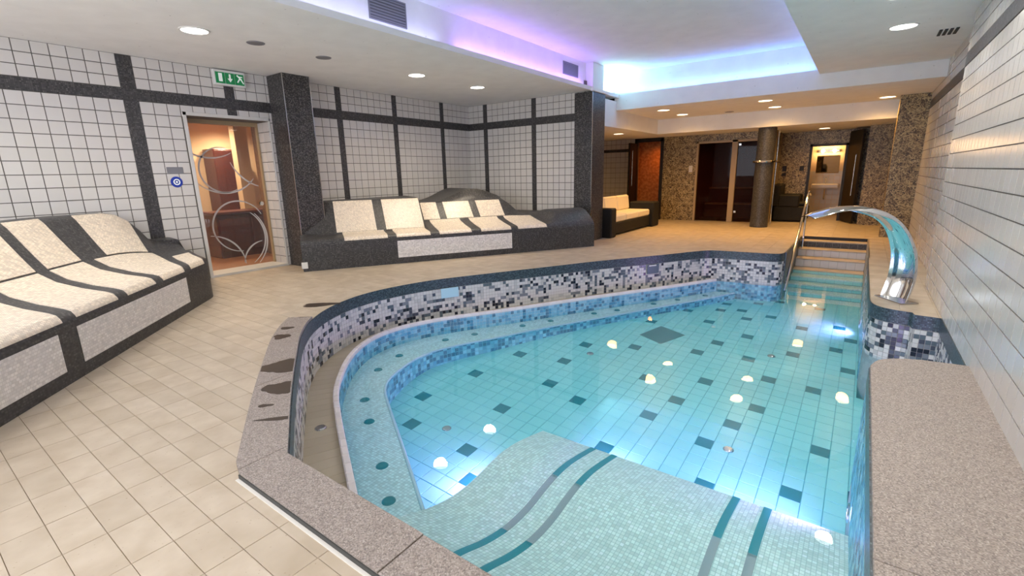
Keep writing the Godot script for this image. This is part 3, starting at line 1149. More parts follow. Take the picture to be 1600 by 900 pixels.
	var surf := PackedVector2Array([Vector2(1.066, 0.188), Vector2(1.066, -2.1)])
	for k in lin.size():
		surf.append(lin[k].lerp(c[k], 0.2))
	surf.append_array([Vector2(8.9, -2.0), Vector2(8.95, -1.6), Vector2(8.99, -1.12), Vector2(9.06, -0.98), Vector2(9.25, -0.93), Vector2(10.58, -0.9), Vector2(10.58, 0.215)])
	surf.append_array(RIGHT_RIM)
	surf.append_array(SLAB_RIM.slice(0, SLAB_RIM.size() - 1))
	w.poly(surf, func(q): return v3(q, WATER), Vector3.UP)
	var o := put("pool_water", w, M.water, self)
	o.set_meta("label", "clear still turquoise water filling the tiled swimming pool")
	o.set_meta("category", "water")
	o.set_meta("kind", "stuff")

# ------------------------------------------------------------------ stairs and handrail
func stairs_and_rail() -> void:
	var p := thing("pool_stairs", "flight of tiled steps leading down into the far end of the pool", "stairs")
	var xs := [11.75, 11.5, 11.2, 10.9, 10.6, 10.3, 10.0, 9.7, 9.4]
	var ys := [0.0, -0.06, -0.19, -0.34, -0.51, -0.59, -0.68, -0.76, -0.84]
	for i in range(1, xs.size()):
		var s := Node3D.new()
		s.name = "step"
		p.add_child(s, true)
		var b := MB.new()
		b.box(Vector3(xs[i], -1.25, -0.905), Vector3(xs[i - 1] - 0.001, ys[i] - 0.012, 0.218))
		put("step_core", b, M.joint if i < 5 else M.blue_plain, s)
		b = MB.new()
		b.soft_box(Vector3(xs[i] - 0.012, ys[i] - 0.025, -0.905), Vector3(xs[i - 1] - 0.001, ys[i], 0.218), 0.006)
		put("tread", b, M.deck_tiles[1] if i < 5 else M.ledge, s)
		# riser tiles below this tread
		if i < xs.size() - 1:
			for k in 8:
				b = MB.new()
				var z0 := -0.9 + k * 0.1395
				b.soft_box(Vector3(xs[i] - 0.006, ys[i + 1] + 0.004, z0 + 0.002), Vector3(xs[i] + 0.004, ys[i] - 0.027, z0 + 0.1375), 0.0015)
				put("riser_tile", b, M.dark if i == 1 else (M.white_tiles[k % 3] if i < 4 else M.pool_tiles[k % 3]), s)
	var b := MB.new()
	b.box(Vector3(11.735, -0.06, -0.905), Vector3(11.75, 0.0, 0.218))
	put("top_riser", b, M.black_wood, p)
	b = MB.new()
	b.box(Vector3(9.24, -1.2, -0.935), Vector3(11.75, 0.0, -0.906))
	put("side_wall", b, M.rim_band, p)
	b = MB.new()
	b.box(Vector3(9.28, -1.2, 0.219), Vector3(11.75, 0.0, 0.24))
	put("side_wall", b, M.joint, p)

	var h := thing("handrail", "polished steel handrail sloping down the pool steps", "handrail", Vector3(11.3, 0, -0.85))
	b = MB.new()
	var path := smooth([Vector2(0.55, 0.86), Vector2(0.3, 0.92), Vector2(0.0, 0.9), Vector2(-1.1, 0.2), Vector2(-2.2, -0.5), Vector2(-2.3, -0.62)], 0.06)
	var pts := []
	for q in path:
		pts.append(Vector3(q.x, q.y, 0))
	b.tube(pts, 0.022, 12)
	put("rail", b, M.chrome, h)
	b = MB.new()
	b.tube([Vector3(0.02, -0.19, 0), Vector3(0.02, 0.9, 0)], 0.02, 12)
	put("post", b, M.chrome, h)
	b = MB.new()
	b.tube([Vector3(-2.1, -0.9, 0), Vector3(-2.1, -0.44, 0)], 0.02, 12)
	put("post", b, M.chrome, h)

# ------------------------------------------------------------------ tiled benches
func along(prof: Array, t: float) -> Vector2:
	var i := clampi(int(t), 0, prof.size() - 2)
	return prof[i].lerp(prof[i + 1], t - i)

func bench_alcove() -> void:
	var o := Vector2(3.93, -6.88)
	var u := Vector2(0.8524, 0.5228)
	var v := Vector2(0.5228, -0.8524)
	var reach := func(s: float) -> float:
		var q: Vector2 = o + u * s
		return minf((q.y - WALL_Z) / 0.8524, (ALCOVE_X - q.x) / 0.5228)
	var prof := func(s: float) -> Array:
		var vm: float = maxf(reach.call(s), 0.3)
		var hump := 0.9 + 0.25 * exp(-pow((s - 3.2) / 0.55, 2.0)) - 0.3 * smoothstep(3.7, 4.4, s)
		var a := [Vector2(0, 0), Vector2(0, 0.2), Vector2(0, 0.40), Vector2(0.01, 0.45), Vector2(0.045, 0.482), Vector2(0.1, 0.492), Vector2(0.28, 0.497), Vector2(0.42, 0.507), Vector2(0.47, 0.535), Vector2(0.6, 0.68), Vector2(0.75, 0.86), Vector2(0.87, 1.0), Vector2(0.92, 1.03), Vector2(1.0, 1.035), Vector2(vm, 1.03)]
		var bb := [Vector2(0, 0), Vector2(0, 0.2), Vector2(0, 0.40), Vector2(0.01, 0.45), Vector2(0.045, 0.482), Vector2(0.1, 0.494), Vector2(0.38, 0.53), Vector2(0.66, 0.58), Vector2(0.75, 0.62), Vector2(0.86, 0.715), Vector2(0.97, 0.82), Vector2(1.06, 0.905), Vector2(1.1, 0.93), Vector2(1.22, hump), Vector2(vm, hump - 0.01)]
		var d := [Vector2(0, 0), Vector2(0, 0.2), Vector2(0, 0.38), Vector2(0.02, 0.45), Vector2(0.06, 0.5), Vector2(0.12, 0.55), Vector2(0.22, 0.62), Vector2(0.35, 0.69), Vector2(0.46, 0.72), Vector2(0.58, 0.725), Vector2(0.7, 0.715), Vector2(0.85, 0.68), Vector2(1.0, 0.65), Vector2(1.1, 0.63), Vector2(vm, 0.62)]
		var w := smoothstep(2.035, 2.075, s)
		var w2 := smoothstep(4.27, 4.55, s)
		var out := []
		for k in a.size():
			var low: Vector2 = bb[k]
			if k >= 8:
				low.y = lerpf(low.y, minf(low.y, 0.6 + 0.006 * (k - 8)), smoothstep(3.72, 4.25, s))
			var q: Vector2 = a[k].lerp(low, w).lerp(d[k], w2)
			q.x = minf(q.x, vm - 0.002 * (a.size() - 1 - k) * 0.1)
			out.append(q)
		return out
	var at := func(s: float, t: float, lift: float) -> Vector3:
		var q := along(prof.call(s), t)
		var e := along(prof.call(s), t + 0.05) - along(prof.call(s), t - 0.05)
		var nn := Vector2(-e.y, e.x).normalized() * lift
		q += nn
		return v3(o + u * s + v * q.x, q.y)
	var th := thing("heated_bench", "curved dark mosaic bench with cream loungers built into the tiled alcove", "bench")
	var b := MB.new()
	var rows := []
	var ss := []
	var s := 0.0
	while s < 5.3:
		ss.append(s)
		s += 0.05 if absf(s - 2.05) > 0.1 else 0.01
	for q in ss:
		var row := PackedVector3Array()
		for t in prof.call(q):
			row.append(v3(o + u * q + v * t.x, t.y))
		rows.append(row)
	b.grid(rows, Vector3.UP)
	for e in [0, rows.size() - 1]:
		var row: PackedVector3Array = rows[e]
		var nn := v3(-u if e == 0 else u, 0)
		for k in range(1, row.size() - 1):
			b.tri(row[0], row[k], row[k + 1], nn, nn, nn)
		b.tri(row[0], row[row.size() - 1], Vector3(row[row.size() - 1].x, 0, row[row.size() - 1].z), nn, nn, nn)
	put("body", b, M.dark, th)
	# cream loungers: seat and back panels
	var seats := [[0.645, 1.32, 0], [1.465, 2.03, 0], [2.19, 2.76, 1], [2.94, 3.51, 1], [3.65, 4.23, 1]]
	for q in seats:
		panel(th, "seat_panel", at, q[0], q[1], 2.75, 7.6 if q[2] == 0 else 8.0, M.cream)
	for q in [[0.56, 1.21, 0], [1.37, 2.03, 0], [2.1, 2.4, 1], [2.53, 3.05, 1], [3.19, 3.69, 1]]:
		panel(th, "back_panel", at, q[0], q[1], 7.75 if q[2] == 0 else 8.1, 11.6, M.cream)
	panel(th, "front_panel", at, 1.465, 3.515, 0.5, 1.9, M.cream_front)

func panel(parent: Node3D, called: String, at: Callable, s0: float, s1: float, t0: float, t1: float, m: Material) -> void:
	var b := MB.new()
	var ns := maxi(4, int((s1 - s0) / 0.08))
	var nt := maxi(6, int((t1 - t0) * 4))
	var rows := []
	for i in ns + 1:
		var row := PackedVector3Array()
		for k in nt + 1:
			row.append(at.call(lerpf(s0, s1, float(i) / ns), lerpf(t0, t1, float(k) / nt), 0.008))
		rows.append(row)
	var mid: Vector3 = at.call((s0 + s1) / 2, (t0 + t1) / 2, 0.1) - at.call((s0 + s1) / 2, (t0 + t1) / 2, 0.0)
	b.grid(rows, mid)
	# its edges
	var lo := []
	for i in ns + 1:
		lo.append([at.call(lerpf(s0, s1, float(i) / ns), t0, -0.004), at.call(lerpf(s0, s1, float(i) / ns), t1, -0.004)])
	for i in ns:
		for e in 2:
			var k := 0 if e == 0 else nt
			var out: Vector3 = rows[i][k] - rows[i][1 if e == 0 else nt - 1]
			b.quad(rows[i][k], rows[i + 1][k], lo[i + 1][e], lo[i][e], out.normalized())
	for e in 2:
		var i := 0 if e == 0 else ns
		for k in nt:
			var a: Vector3 = at.call(lerpf(s0, s1, float(i) / ns), lerpf(t0, t1, float(k) / nt), -0.004)
			var c: Vector3 = at.call(lerpf(s0, s1, float(i) / ns), lerpf(t0, t1, float(k + 1) / nt), -0.004)
			var out: Vector3 = rows[i][k] - rows[1 if e == 0 else ns - 1][k]
			b.quad(rows[i][k], rows[i][k + 1], c, a, out.normalized())
	put(called, b, m, parent)

func bench_long() -> void:
	var o := Vector2(0.736, -4.528)
	var u := Vector2(0.6723, -0.7403)
	# the loungers fan out towards the far end
	var fan := func(q: float) -> Vector2:
		var w := lerpf(-0.29, 0.06, smoothstep(1.35, 2.0, q))
		return Vector2(sin(w), -cos(w))
	var prof := func(s: float) -> Array:
		var q: Vector2 = o + u * s
		var vm: float = minf((q.y - WALL_Z) / -fan.call(s).y, 2.05)
		var top := lerpf(1.05, 0.66, smoothstep(1.72, 2.12, s))
		var seat := lerpf(0.61, 0.53, smoothstep(1.6, 2.1, s))
		var a := [Vector2(0, 0), Vector2(0, 0.2), Vector2(0, 0.40), Vector2(0.015, 0.45), Vector2(0.06, 0.482), Vector2(0.14, 0.492), Vector2(0.45, 0.505), Vector2(0.8, 0.54), Vector2(1.05, seat), Vector2(1.2, lerpf(seat, top, 0.25)), Vector2(1.38, lerpf(seat, top, 0.58)), Vector2(1.55, lerpf(seat, top, 0.9)), Vector2(1.63, top), Vector2(1.75, top + 0.01), Vector2(vm, top)]
		var out := []
		var k := minf(1.0, vm / 1.8)
		for p in a:
			out.append(Vector2(minf(p.x * k, vm), p.y))
		return out
	var at := func(s: float, t: float, lift: float) -> Vector3:
		var q := along(prof.call(s), t)
		var e := along(prof.call(s), t + 0.05) - along(prof.call(s), t - 0.05)
		q += Vector2(-e.y, e.x).normalized() * lift
		return v3(o + u * s + fan.call(s) * q.x, q.y)
	var th := thing("heated_bench", "curved dark mosaic bench with cream loungers running out of frame on the left", "bench")
	var b := MB.new()
	var rows := []
	var s := -2.3
	while s < 2.44:
		var row := PackedVector3Array()
		for t in prof.call(s):
			row.append(v3(o + u * s + fan.call(s) * t.x, t.y))
		rows.append(row)
		s += 0.06
	# the rounded far end
	for k in 5:
		var w := (k + 1) / 5.0
		var row := PackedVector3Array()
		for t in prof.call(2.42):
			var y: float = t.y * (1.0 - 0.06 * w * w)
			row.append(v3(o + u * (2.42 + 0.16 * sin(w * PI / 2)) + fan.call(2.42) * lerpf(t.x, t.x * 0.85 + 0.12, w * w), y))
		rows.append(row)
	b.grid(rows, Vector3.UP)
	for e in [0, rows.size() - 1]:
		var row: PackedVector3Array = rows[e]
		var nn := v3(-u if e == 0 else u, 0)
		for k in range(1, row.size() - 1):
			b.tri(row[0], row[k], row[k + 1], nn, nn, nn)
		b.tri(row[0], row[row.size() - 1], Vector3(row[row.size() - 1].x, 0, row[row.size() - 1].z), nn, nn, nn)
	for i in rows.size() - 1:
		var a: Vector3 = rows[i][14]
		var c: Vector3 = rows[i + 1][14]
		b.quad(a, c, Vector3(c.x, 0, c.z), Vector3(a.x, 0, a.z), Vector3.FORWARD)
	put("body", b, M.dark, th)
	for q in [[-1.88, -1.4], [-1.25, -0.77], [-0.62, -0.02], [0.13, 0.66], [0.81, 1.29]]:
		panel(th, "seat_panel", at, q[0], q[1], 2.75, 8.0, M.cream)
		panel(th, "back_panel", at, q[0], q[1], 8.15, 12.0, M.cream)
	panel(th, "seat_panel", at, 1.44, 1.9, 2.75, 8.0, M.cream)
	panel(th, "back_panel", at, 1.56, 1.87, 8.15, 12.0, M.cream)
	panel(th, "seat_panel", at, 2.06, 2.42, 2.75, 6.6, M.cream)
	panel(th, "front_panel", at, 0.1, 1.9, 0.5, 1.88, M.cream_front)
	panel(th, "front_panel", at, -1.9, -0.1, 0.5, 1.88, M.cream_front)

# ------------------------------------------------------------------ the glass door and the room behind it
func door_room() -> void:
	var z := WALL_Z - 0.37
	var d := struct("door_1", "frosted swirl glass door in a white frame")
	var b := MB.new()
	for q in [[2.925, -0.01, 2.97, 2.345], [4.12, -0.01, 4.14, 2.345], [2.925, 2.3, 4.14, 2.345]]:
		b.soft_box(Vector3(q[0], q[1], WALL_Z - 0.01), Vector3(q[2], q[3], WALL_Z + 0.014), 0.003)
	put("outer_frame", b, M.frame_white, d)
	b = MB.new()
	b.box(Vector3(2.97, 0.0, WALL_Z - 0.42), Vector3(4.12, 0.035, WALL_Z + 0.01))
	put("threshold", b, M.frame_white, d)
	b = MB.new()
	b.box(Vector3(2.97, 2.24, z - 0.03), Vector3(4.12, 2.3, z + 0.03))
	b.box(Vector3(2.97, 0.035, z - 0.03), Vector3(3.0, 2.24, z + 0.03))
	b.box(Vector3(4.09, 0.035, z - 0.03), Vector3(4.12, 2.24, z + 0.03))
	put("inner_frame", b, M.frame_beige, d)
	for q in [[3.0, 3.52], [3.525, 4.09]]:
		b = MB.new()
		b.quad(Vector3(q[0], 0.04, z), Vector3(q[1], 0.04, z), Vector3(q[1], 2.24, z), Vector3(q[0], 2.24, z), Vector3.BACK)
		put("pane", b, M.glass, d)
	b = MB.new()
	b.lathe([Vector2(0.0, 0.05), Vector2(0.03, 0.05), Vector2(0.04, 0.035), Vector2(0.018, 0.02), Vector2(0.018, 0.0)], 20, Transform3D(Basis(Vector3.RIGHT, PI / 2), Vector3(4.0, 1.03, z + 0.002)))
	put("knob", b, M.chrome, d)
	# frosted swirls: ribbons on the glass
	for a in [[3.5, 1.57, 0.34, 75, 300], [3.62, 0.69, 0.4, 25, 270], [3.5, 0.5, 0.5, -58, 52], [3.46, 0.48, 0.57, -50, 44], [3.13, 0.08, 0.5, 0, 86], [3.97, 0.06, 0.36, 95, 175], [3.5, 1.78, 0.56, 222, 322], [3.35, 2.35, 0.6, 205, 300], [4.2, 1.9, 0.62, 200, 252]]:
		var inner := PackedVector3Array()
		var rows := []
		for k in 33:
			var w := deg_to_rad(lerpf(a[3], a[4], k / 32.0))
			var wide := 0.005 + 0.008 * sin(PI * k / 32.0)
			var p := Vector3(a[0] + cos(w) * a[2], a[1] + sin(w) * a[2], z + 0.004)
			var e := Vector3(cos(w), sin(w), 0) * wide
			if p.x - wide < 3.01 or p.x + wide > 4.08 or p.y < 0.06 or p.y > 2.2:
				if rows.size() > 2:
					break
				rows = []
				continue
			rows.append(PackedVector3Array([p - e, p + e]))
		if rows.size() > 2:
			b = MB.new()
			b.grid(rows, Vector3.BACK)
			put("frosted_swirl", b, M.frost, d)

	# the room beyond
	var r := struct("wall_lounge", "warm lit walls of the room seen through the glass door")
	b = MB.new()
	b.box(Vector3(1.6, -0.1, -11.6), Vector3(6.4, 2.75, -11.4))
	b.box(Vector3(1.4, -0.1, -11.6), Vector3(1.6, 2.75, WALL_Z - 0.42))
	b.box(Vector3(6.4, -0.1, -11.6), Vector3(6.6, 2.75, WALL_Z - 0.42))
	b.box(Vector3(4.69, 0, -10.3), Vector3(4.93, 2.6, -10.1))
	put("wall_core", b, M.warm_wall, r)
	b = MB.new()
	b.box(Vector3(1.5, 2.6, -11.5), Vector3(6.5, 2.75, WALL_Z - 0.42))
	put("lounge_ceiling", b, M.warm_wall, r)
	b = MB.new()
	b.box(Vector3(1.5, -0.1, -11.5), Vector3(6.5, 0.0, WALL_Z - 0.42))
	put("lounge_floor", b, M.wood_floor, r)
	var c := thing("wooden_cabinet", "tall dark red wooden cabinet seen through the swirl glass door", "cabinet", Vector3(4.9, 0, -11.12))
	b = MB.new()
	b.soft_box(Vector3(-0.32, 0, -0.25), Vector3(0.4, 2.06, 0.25), 0.01)
	put("body", b, M.mahogany, c)
	for k in 2:
		b = MB.new()
		b.soft_box(Vector3(-0.31 + k * 0.355, 0.1, 0.25), Vector3(0.035 + k * 0.355, 2.03, 0.275), 0.005)
		put("door", b, M.mahogany, c)
	c = thing("reception_counter", "low dark red wooden counter behind the swirl glass door", "counter", Vector3(4.75, 0, -9.75))
	b = MB.new()
	b.soft_box(Vector3(-0.9, 0, -0.3), Vector3(0.9, 0.8, 0.3), 0.01)
	put("body", b, M.mahogany, c)
	b = MB.new()
	b.soft_box(Vector3(-0.95, 0.8, -0.34), Vector3(0.95, 0.85, 0.34), 0.01)
	put("counter_top", b, M.mahogany, c)
	for k in 3:
		b = MB.new()
		b.soft_box(Vector3(-0.86 + k * 0.58, 0.12, 0.3), Vector3(-0.32 + k * 0.58, 0.72, 0.318), 0.006)
		put("front_board", b, M.sauna_wood, c)
	c = thing("wardrobe", "tall brown wooden wardrobe at the right behind the swirl glass door", "wardrobe", Vector3(5.0, 0, -9.2))
	b = MB.new()
	b.soft_box(Vector3(-0.36, 0, -0.12), Vector3(0.5, 2.4, 0.15), 0.008)
	put("body", b, M.brown_wood, c)
	b = MB.new()
	b.soft_box(Vector3(-0.34, 0.08, 0.15), Vector3(0.06, 2.36, 0.17), 0.005)
	put("door", b, M.brown_wood, c)
	downlight(Vector3(4.2, 2.6, -10.4), c8(255, 222, 182), 5.0, 0.07, "warm ceiling lamp in the lounge behind the swirl glass door")
	downlight(Vector3(4.95, 2.6, -10.8), c8(255, 222, 182), 5.0, 0.07, "warm ceiling lamp above the red wooden counter")
	downlight(Vector3(3.4, 2.6, -8.9), c8(255, 222, 182), 4.0, 0.07, "warm ceiling lamp in front of the red wooden cabinet")

# ------------------------------------------------------------------ lamps
func downlight(at: Vector3, color: Color, energy: float, radius: float, label: String, angle := 80.0) -> void:
	var t := thing("ceiling_downlight", label, "lamp", at, "recessed ceiling downlights")
	var b := MB.new()
	b.lathe([Vector2(radius + 0.022, 0.0), Vector2(radius + 0.018, -0.008), Vector2(radius + 0.002, -0.01), Vector2(radius, 0.0)], 28)
	put("trim_ring", b, M.white_plastic, t)
	b = MB.new()
	b.lathe([Vector2(radius, -0.001), Vector2(radius * 0.6, -0.005), Vector2(0.0, -0.007)], 24)
	put("lens", b, mat(Color.WHITE, 0.4, {glow = color.lerp(Color.WHITE, 0.5), power = 10.0}), t)
	var l := SpotLight3D.new()
	l.name = "downlight_beam"
	l.position = at + Vector3(0, -0.03, 0)
	l.basis = Basis.looking_at(Vector3.DOWN, Vector3.RIGHT)
	l.spot_angle = angle
	l.spot_angle_attenuation = 1.0
	l.spot_range = 30.0
	l.spot_attenuation = 2.0
	l.light_color = color
	l.light_energy = energy
	l.light_size = radius
	l.shadow_enabled = true
	add_child(l, true)

func lamps() -> void:
	var warm := c8(255, 246, 234)
	var amber := c8(255, 192, 104)
	var e := 3.0
	downlight(Vector3(2.52, CEIL, -5.95), warm, e, 0.125, "ceiling downlight left of the green exit sign, above the long bench")
	downlight(Vector3(5.68, CEIL, -5.93), c8(255, 236, 208), e * 1.35, 0.125, "ceiling downlight in front of the alcove, further from the pool corner pillar")
	downlight(Vector3(7.15, CEIL, -5.91), c8(255, 236, 208), e * 1.35, 0.125, "ceiling downlight in front of the alcove, nearer the pool corner pillar")
	downlight(Vector3(7.55, CEIL, 0.17), warm, e, 0.125, "large ceiling downlight above the steel water spout")
	downlight(Vector3(6.2, CEIL, 0.1), warm, e, 0.125, "ceiling downlight cut by the top edge of the picture")
	for p in [[0.9, -5.95, "added fill downlight above the near end of the long bench, left of the picture"], [-0.8, -5.95, "added fill downlight above the corner of the long bench, far left of the picture"], [-1.9, -3.6, "added fill downlight before the middle of the added panes"], [-1.9, -1.6, "added fill downlight before the right part of the added panes"], [-1.9, -0.2, "added fill downlight behind the camera beside the right wall"], [3.5, 0.1, "ceiling downlight above the broad granite slab, over the picture"], [4.85, 0.1, "ceiling downlight above the water notch beside the granite slab"], [2.15, 0.1, "ceiling downlight above the submerged lounger"], [0.8, 0.1, "ceiling downlight above the camera"]]:
		downlight(Vector3(p[0], CEIL, p[1]), warm, e, 0.125, p[2])  # unseen lamps over the long bench and behind the camera are added fill
	downlight(Vector3(10.98, 2.72, -3.76), amber, 4.3, 0.125, "left front ceiling downlight of the lowered far ceiling")
	downlight(Vector3(12.15, 2.72, -3.7), amber, 4.3, 0.125, "left rear ceiling downlight of the lowered far ceiling")
	downlight(Vector3(11.03, 2.72, -1.75), amber, 4.3, 0.125, "middle front ceiling downlight of the lowered far ceiling")
	downlight(Vector3(12.3, 2.72, -1.75), amber, 4.3, 0.125, "middle rear ceiling downlight of the lowered far ceiling")
	downlight(Vector3(12.3, 2.72, 0.2), amber, 4.3, 0.125, "ceiling downlight beside the patterned mosaic pier")
	downlight(Vector3(11.87, 2.36, -5.2), amber, 2.2, 0.125, "ceiling downlight above the black sofa")
	downlight(Vector3(14.6, 2.36, -0.92), amber, 3.4, 0.125, "ceiling downlight above the washroom doorway")

# ------------------------------------------------------------------ the far end
func far_end() -> void:
	# brown mosaic walls
	var w := struct("wall_far", "brown speckled mosaic walls at the far end")
	var b := MB.new()
	b.box(Vector3(14.2, -0.1, -4.84), Vector3(14.5, 2.4, -3.86))
	b.box(Vector3(14.2, 2.18, -3.86), Vector3(14.5, 2.4, -1.9))
	put("mosaic_face", b, M.brown_mosaic, w)
	w = struct("wall_end", "golden brown mosaic wall round the washroom doorway")
	b = MB.new()
	b.box(Vector3(15.6, -0.1, -2.0), Vector3(15.8, 2.4, -1.24))
	b.box(Vector3(15.6, 1.98, -1.24), Vector3(15.8, 2.4, -0.44))
	b.box(Vector3(15.6, -0.1, -0.44), Vector3(15.8, 2.4, 0.0))
	put("mosaic_face", b, M.brown_mosaic, w)
	w = struct("wall_corner", "shaded brown mosaic wall beside the dark open door")
	b = MB.new()
	b.box(Vector3(14.6, -0.1, 0.0), Vector3(14.8, 2.4, 0.9))
	b.box(Vector3(14.8, -0.1, 0.0), Vector3(15.7, 2.4, 0.1))
	put("mosaic_face", b, M.brown_mosaic, w)
	w = struct("wall_sauna", "side wall of the sauna")
	b = MB.new()
	b.box(Vector3(14.5, -0.1, -2.0), Vector3(15.6, 2.36, -1.95))
	put("side_wall", b, M.brown_mosaic, w)
	b = MB.new()
	b.box(Vector3(14.5, 0.0, -2.03), Vector3(16.2, 2.3, -2.0))
	put("sauna_side", b, M.sauna_wood, w)
	var p := thing("mosaic_pier", "pier clad in swirling cream and brown mosaic beside the stairs", "pier", Vector3(12.35, 0, 0.66))
	b = MB.new()
	b.soft_box(Vector3(-0.15, 0, -0.26), Vector3(0.15, 2.718, 0.2), 0.005)
	put("shaft", b, M.brown_mosaic, p)
	# white tiled part on the left
	w = struct("wall_back", "white tiled wall behind the black sofa")
	b = MB.new()
	b.box(Vector3(14.2, -0.1, WALL_Z), Vector3(14.5, 2.4, -5.66))
	b.box(Vector3(14.2, 2.33, -5.66), Vector3(14.5, 2.4, -4.84))
	b.box(Vector3(9.15, -0.1, WALL_Z - 0.3), Vector3(14.5, 2.4, WALL_Z))
	put("wall_core", b, M.grout, w)
	var at := wall_at(Vector3(14.2, 0, 0), Vector3.BACK, Vector3.LEFT)
	tile_field(w, "tile", wall_cells([[WALL_Z, -5.66]], [[0.0, 2.0], [2.08, 2.36]], 0.1525, 0.008, []), at, Vector3.LEFT, M.white_tiles, M.white_field)
	b = MB.new()
	b.plate(rect(WALL_Z, 2.0, -5.66, 2.08), at, 0.009, 0.002, Vector3.LEFT)
	put("mosaic_band", b, M.dark, w)
	# open doorway with an amber lit room
	var d := struct("door_2", "dark framed doorway with a door standing open to amber light")
	b = MB.new()
	b.box(Vector3(14.15, 0, -5.66), Vector3(14.25, 2.33, -5.58))
	b.box(Vector3(14.15, 0, -4.88), Vector3(14.25, 2.33, -4.8))
	b.box(Vector3(14.15, 2.25, -5.66), Vector3(14.25, 2.36, -4.8))
	put("frame", b, M.black_wood, d)
	b = MB.new()
	b.box(Vector3(13.62, 0.02, -5.64), Vector3(14.2, 2.22, -5.59))
	var leaf := put("door_leaf", b, M.black_wood, d)
	b = MB.new()
	b.tube([Vector3(13.72, 1.0, -5.55), Vector3(13.72, 2.0, -5.55)], 0.014, 8)
	put("pull_bar", b, M.steel, leaf)
	b = MB.new()
	b.box(Vector3(15.4, -0.1, -6.2), Vector3(15.5, 2.4, -4.3))
	b.box(Vector3(14.5, -0.1, -6.2), Vector3(15.5, 2.4, -6.1))
	b.box(Vector3(14.5, -0.1, -4.4), Vector3(15.5, 2.4, -4.3))
	put("side_room_wall", b, M.light_wood, d)
	b = MB.new()
	b.box(Vector3(14.5, 2.36, -6.2), Vector3(15.5, 2.45, -4.3))
	b.box(Vector3(14.4, -0.12, -6.2), Vector3(15.5, -0.005, -4.3))
	put("side_room_slab", b, M.light_wood, d)
	downlight(Vector3(14.9, 2.36, -5.2), c8(255, 140, 50), 1.2, 0.06, "amber ceiling lamp in the side room beyond the open dark door")

	# sauna front of dark glass
	var s := struct("window_1", "dark glass sauna front in a bronze frame")
	b = MB.new()
	for q in [[-3.86, -3.80, 0.0, 2.18], [-2.94, -2.80, 0.0, 2.18], [-1.98, -1.9, 0.0, 2.18]]:
		b.soft_box(Vector3(14.14, q[2], q[0]), Vector3(14.26, q[3], q[1]), 0.006)
	b.soft_box(Vector3(14.14, 2.12, -3.86), Vector3(14.26, 2.18, -1.9), 0.006)
	put("frame", b, M.frame_beige, s)
	for q in [[-3.80, -2.94], [-2.80, -1.98]]:
		b = MB.new()
		b.quad(Vector3(14.2, 0.02, q[0]), Vector3(14.2, 0.02, q[1]), Vector3(14.2, 2.12, q[1]), Vector3(14.2, 2.12, q[0]), Vector3.LEFT)
		put("pane", b, M.tinted, s)
	for y in [0.25, 2.02]:
		b = MB.new()
		b.soft_box(Vector3(14.17, y, -2.78), Vector3(14.23, y + 0.06, -2.72), 0.004)
		put("hinge", b, M.steel, s)
	b = MB.new()
	b.box(Vector3(16.2, -0.1, -4.0), Vector3(16.3, 2.4, -2.0))
	b.box(Vector3(14.5, -0.1, -4.0), Vector3(16.3, 2.4, -3.88))
	b.box(Vector3(14.5, 2.3, -4.0), Vector3(16.3, 2.4, -2.0))
	b.box(Vector3(14.3, -0.1, -4.0), Vector3(16.3, 0.0, -1.95))
	put("sauna_wall", b, M.sauna_wood, s)
	var sb := thing("sauna_bench", "two tiered slatted wooden bench inside the dark glass sauna", "bench", Vector3(15.6, 0, -3.02))
	for k in 2:
		for i in 4:
			b = MB.new()
			b.soft_box(Vector3(-0.35 + k * 0.45 + i * 0.1, 0.4 + k * 0.45, -0.8), Vector3(-0.27 + k * 0.45 + i * 0.1, 0.44 + k * 0.45, 0.8), 0.004)
			put("slat", b, M.light_wood, sb)
		b = MB.new()
		b.box(Vector3(-0.35 + k * 0.45, 0.02, -0.8), Vector3(-0.31 + k * 0.45, 0.4 + k * 0.45, 0.8))
		put("front_board", b, M.sauna_wood, sb)
	downlight(Vector3(14.9, 2.3, -3.2), c8(255, 120, 50), 0.15, 0.06, "dim orange lamp inside the dark glass sauna")

	# round column with a steel ring, shower pole
	var c := thing("round_column", "round dark mosaic column with a steel ring in front of the sauna", "column", Vector3(13.2, 0, -1.98))
	b = MB.new()
	b.lathe([Vector2(0.2, 0.0), Vector2(0.2, 2.36)], 40)
	put("shaft", b, M.dark, c)
	b = MB.new()
	b.lathe([Vector2(0.2, 1.55), Vector2(0.26, 1.555), Vector2(0.265, 1.575), Vector2(0.26, 1.6), Vector2(0.2, 1.605)], 40)
	put("ring", b, M.chrome, c)
	c = thing("glass_partition_post", "slim steel post with a clamp standing between the round column and the washroom wall", "post", Vector3(13.9, 0, -1.82))
	b = MB.new()
	b.tube([Vector3(0, 0, 0), Vector3(0, 2.36, 0)], 0.02, 10)
	put("pole", b, M.chrome, c)
	b = MB.new()
	b.tube([Vector3(0.05, 1.56, 0.06), Vector3(-0.45, 1.58, -0.1)], 0.018, 10)
	put("arm", b, M.chrome, c)

	# washroom
	var r := struct("wall_washroom", "warm tiled washroom seen through its open doorway")
	b = MB.new()
	b.box(Vector3(18.0, -0.1, -2.2), Vector3(18.1, 2.4, 0.6))
	b.box(Vector3(15.8, -0.1, -2.2), Vector3(18.1, 2.4, -2.1))
	b.box(Vector3(15.8, -0.1, 0.5), Vector3(18.1, 2.4, 0.6))
	put("wall_core", b, M.warm_wall, r)
	b = MB.new()
	b.box(Vector3(15.5, -0.1, -2.2), Vector3(18.1, -0.005, 0.6))
	b.box(Vector3(15.8, 2.3, -2.2), Vector3(18.1, 2.45, 0.6))
	put("slab", b, M.deck_tiles[2], r)
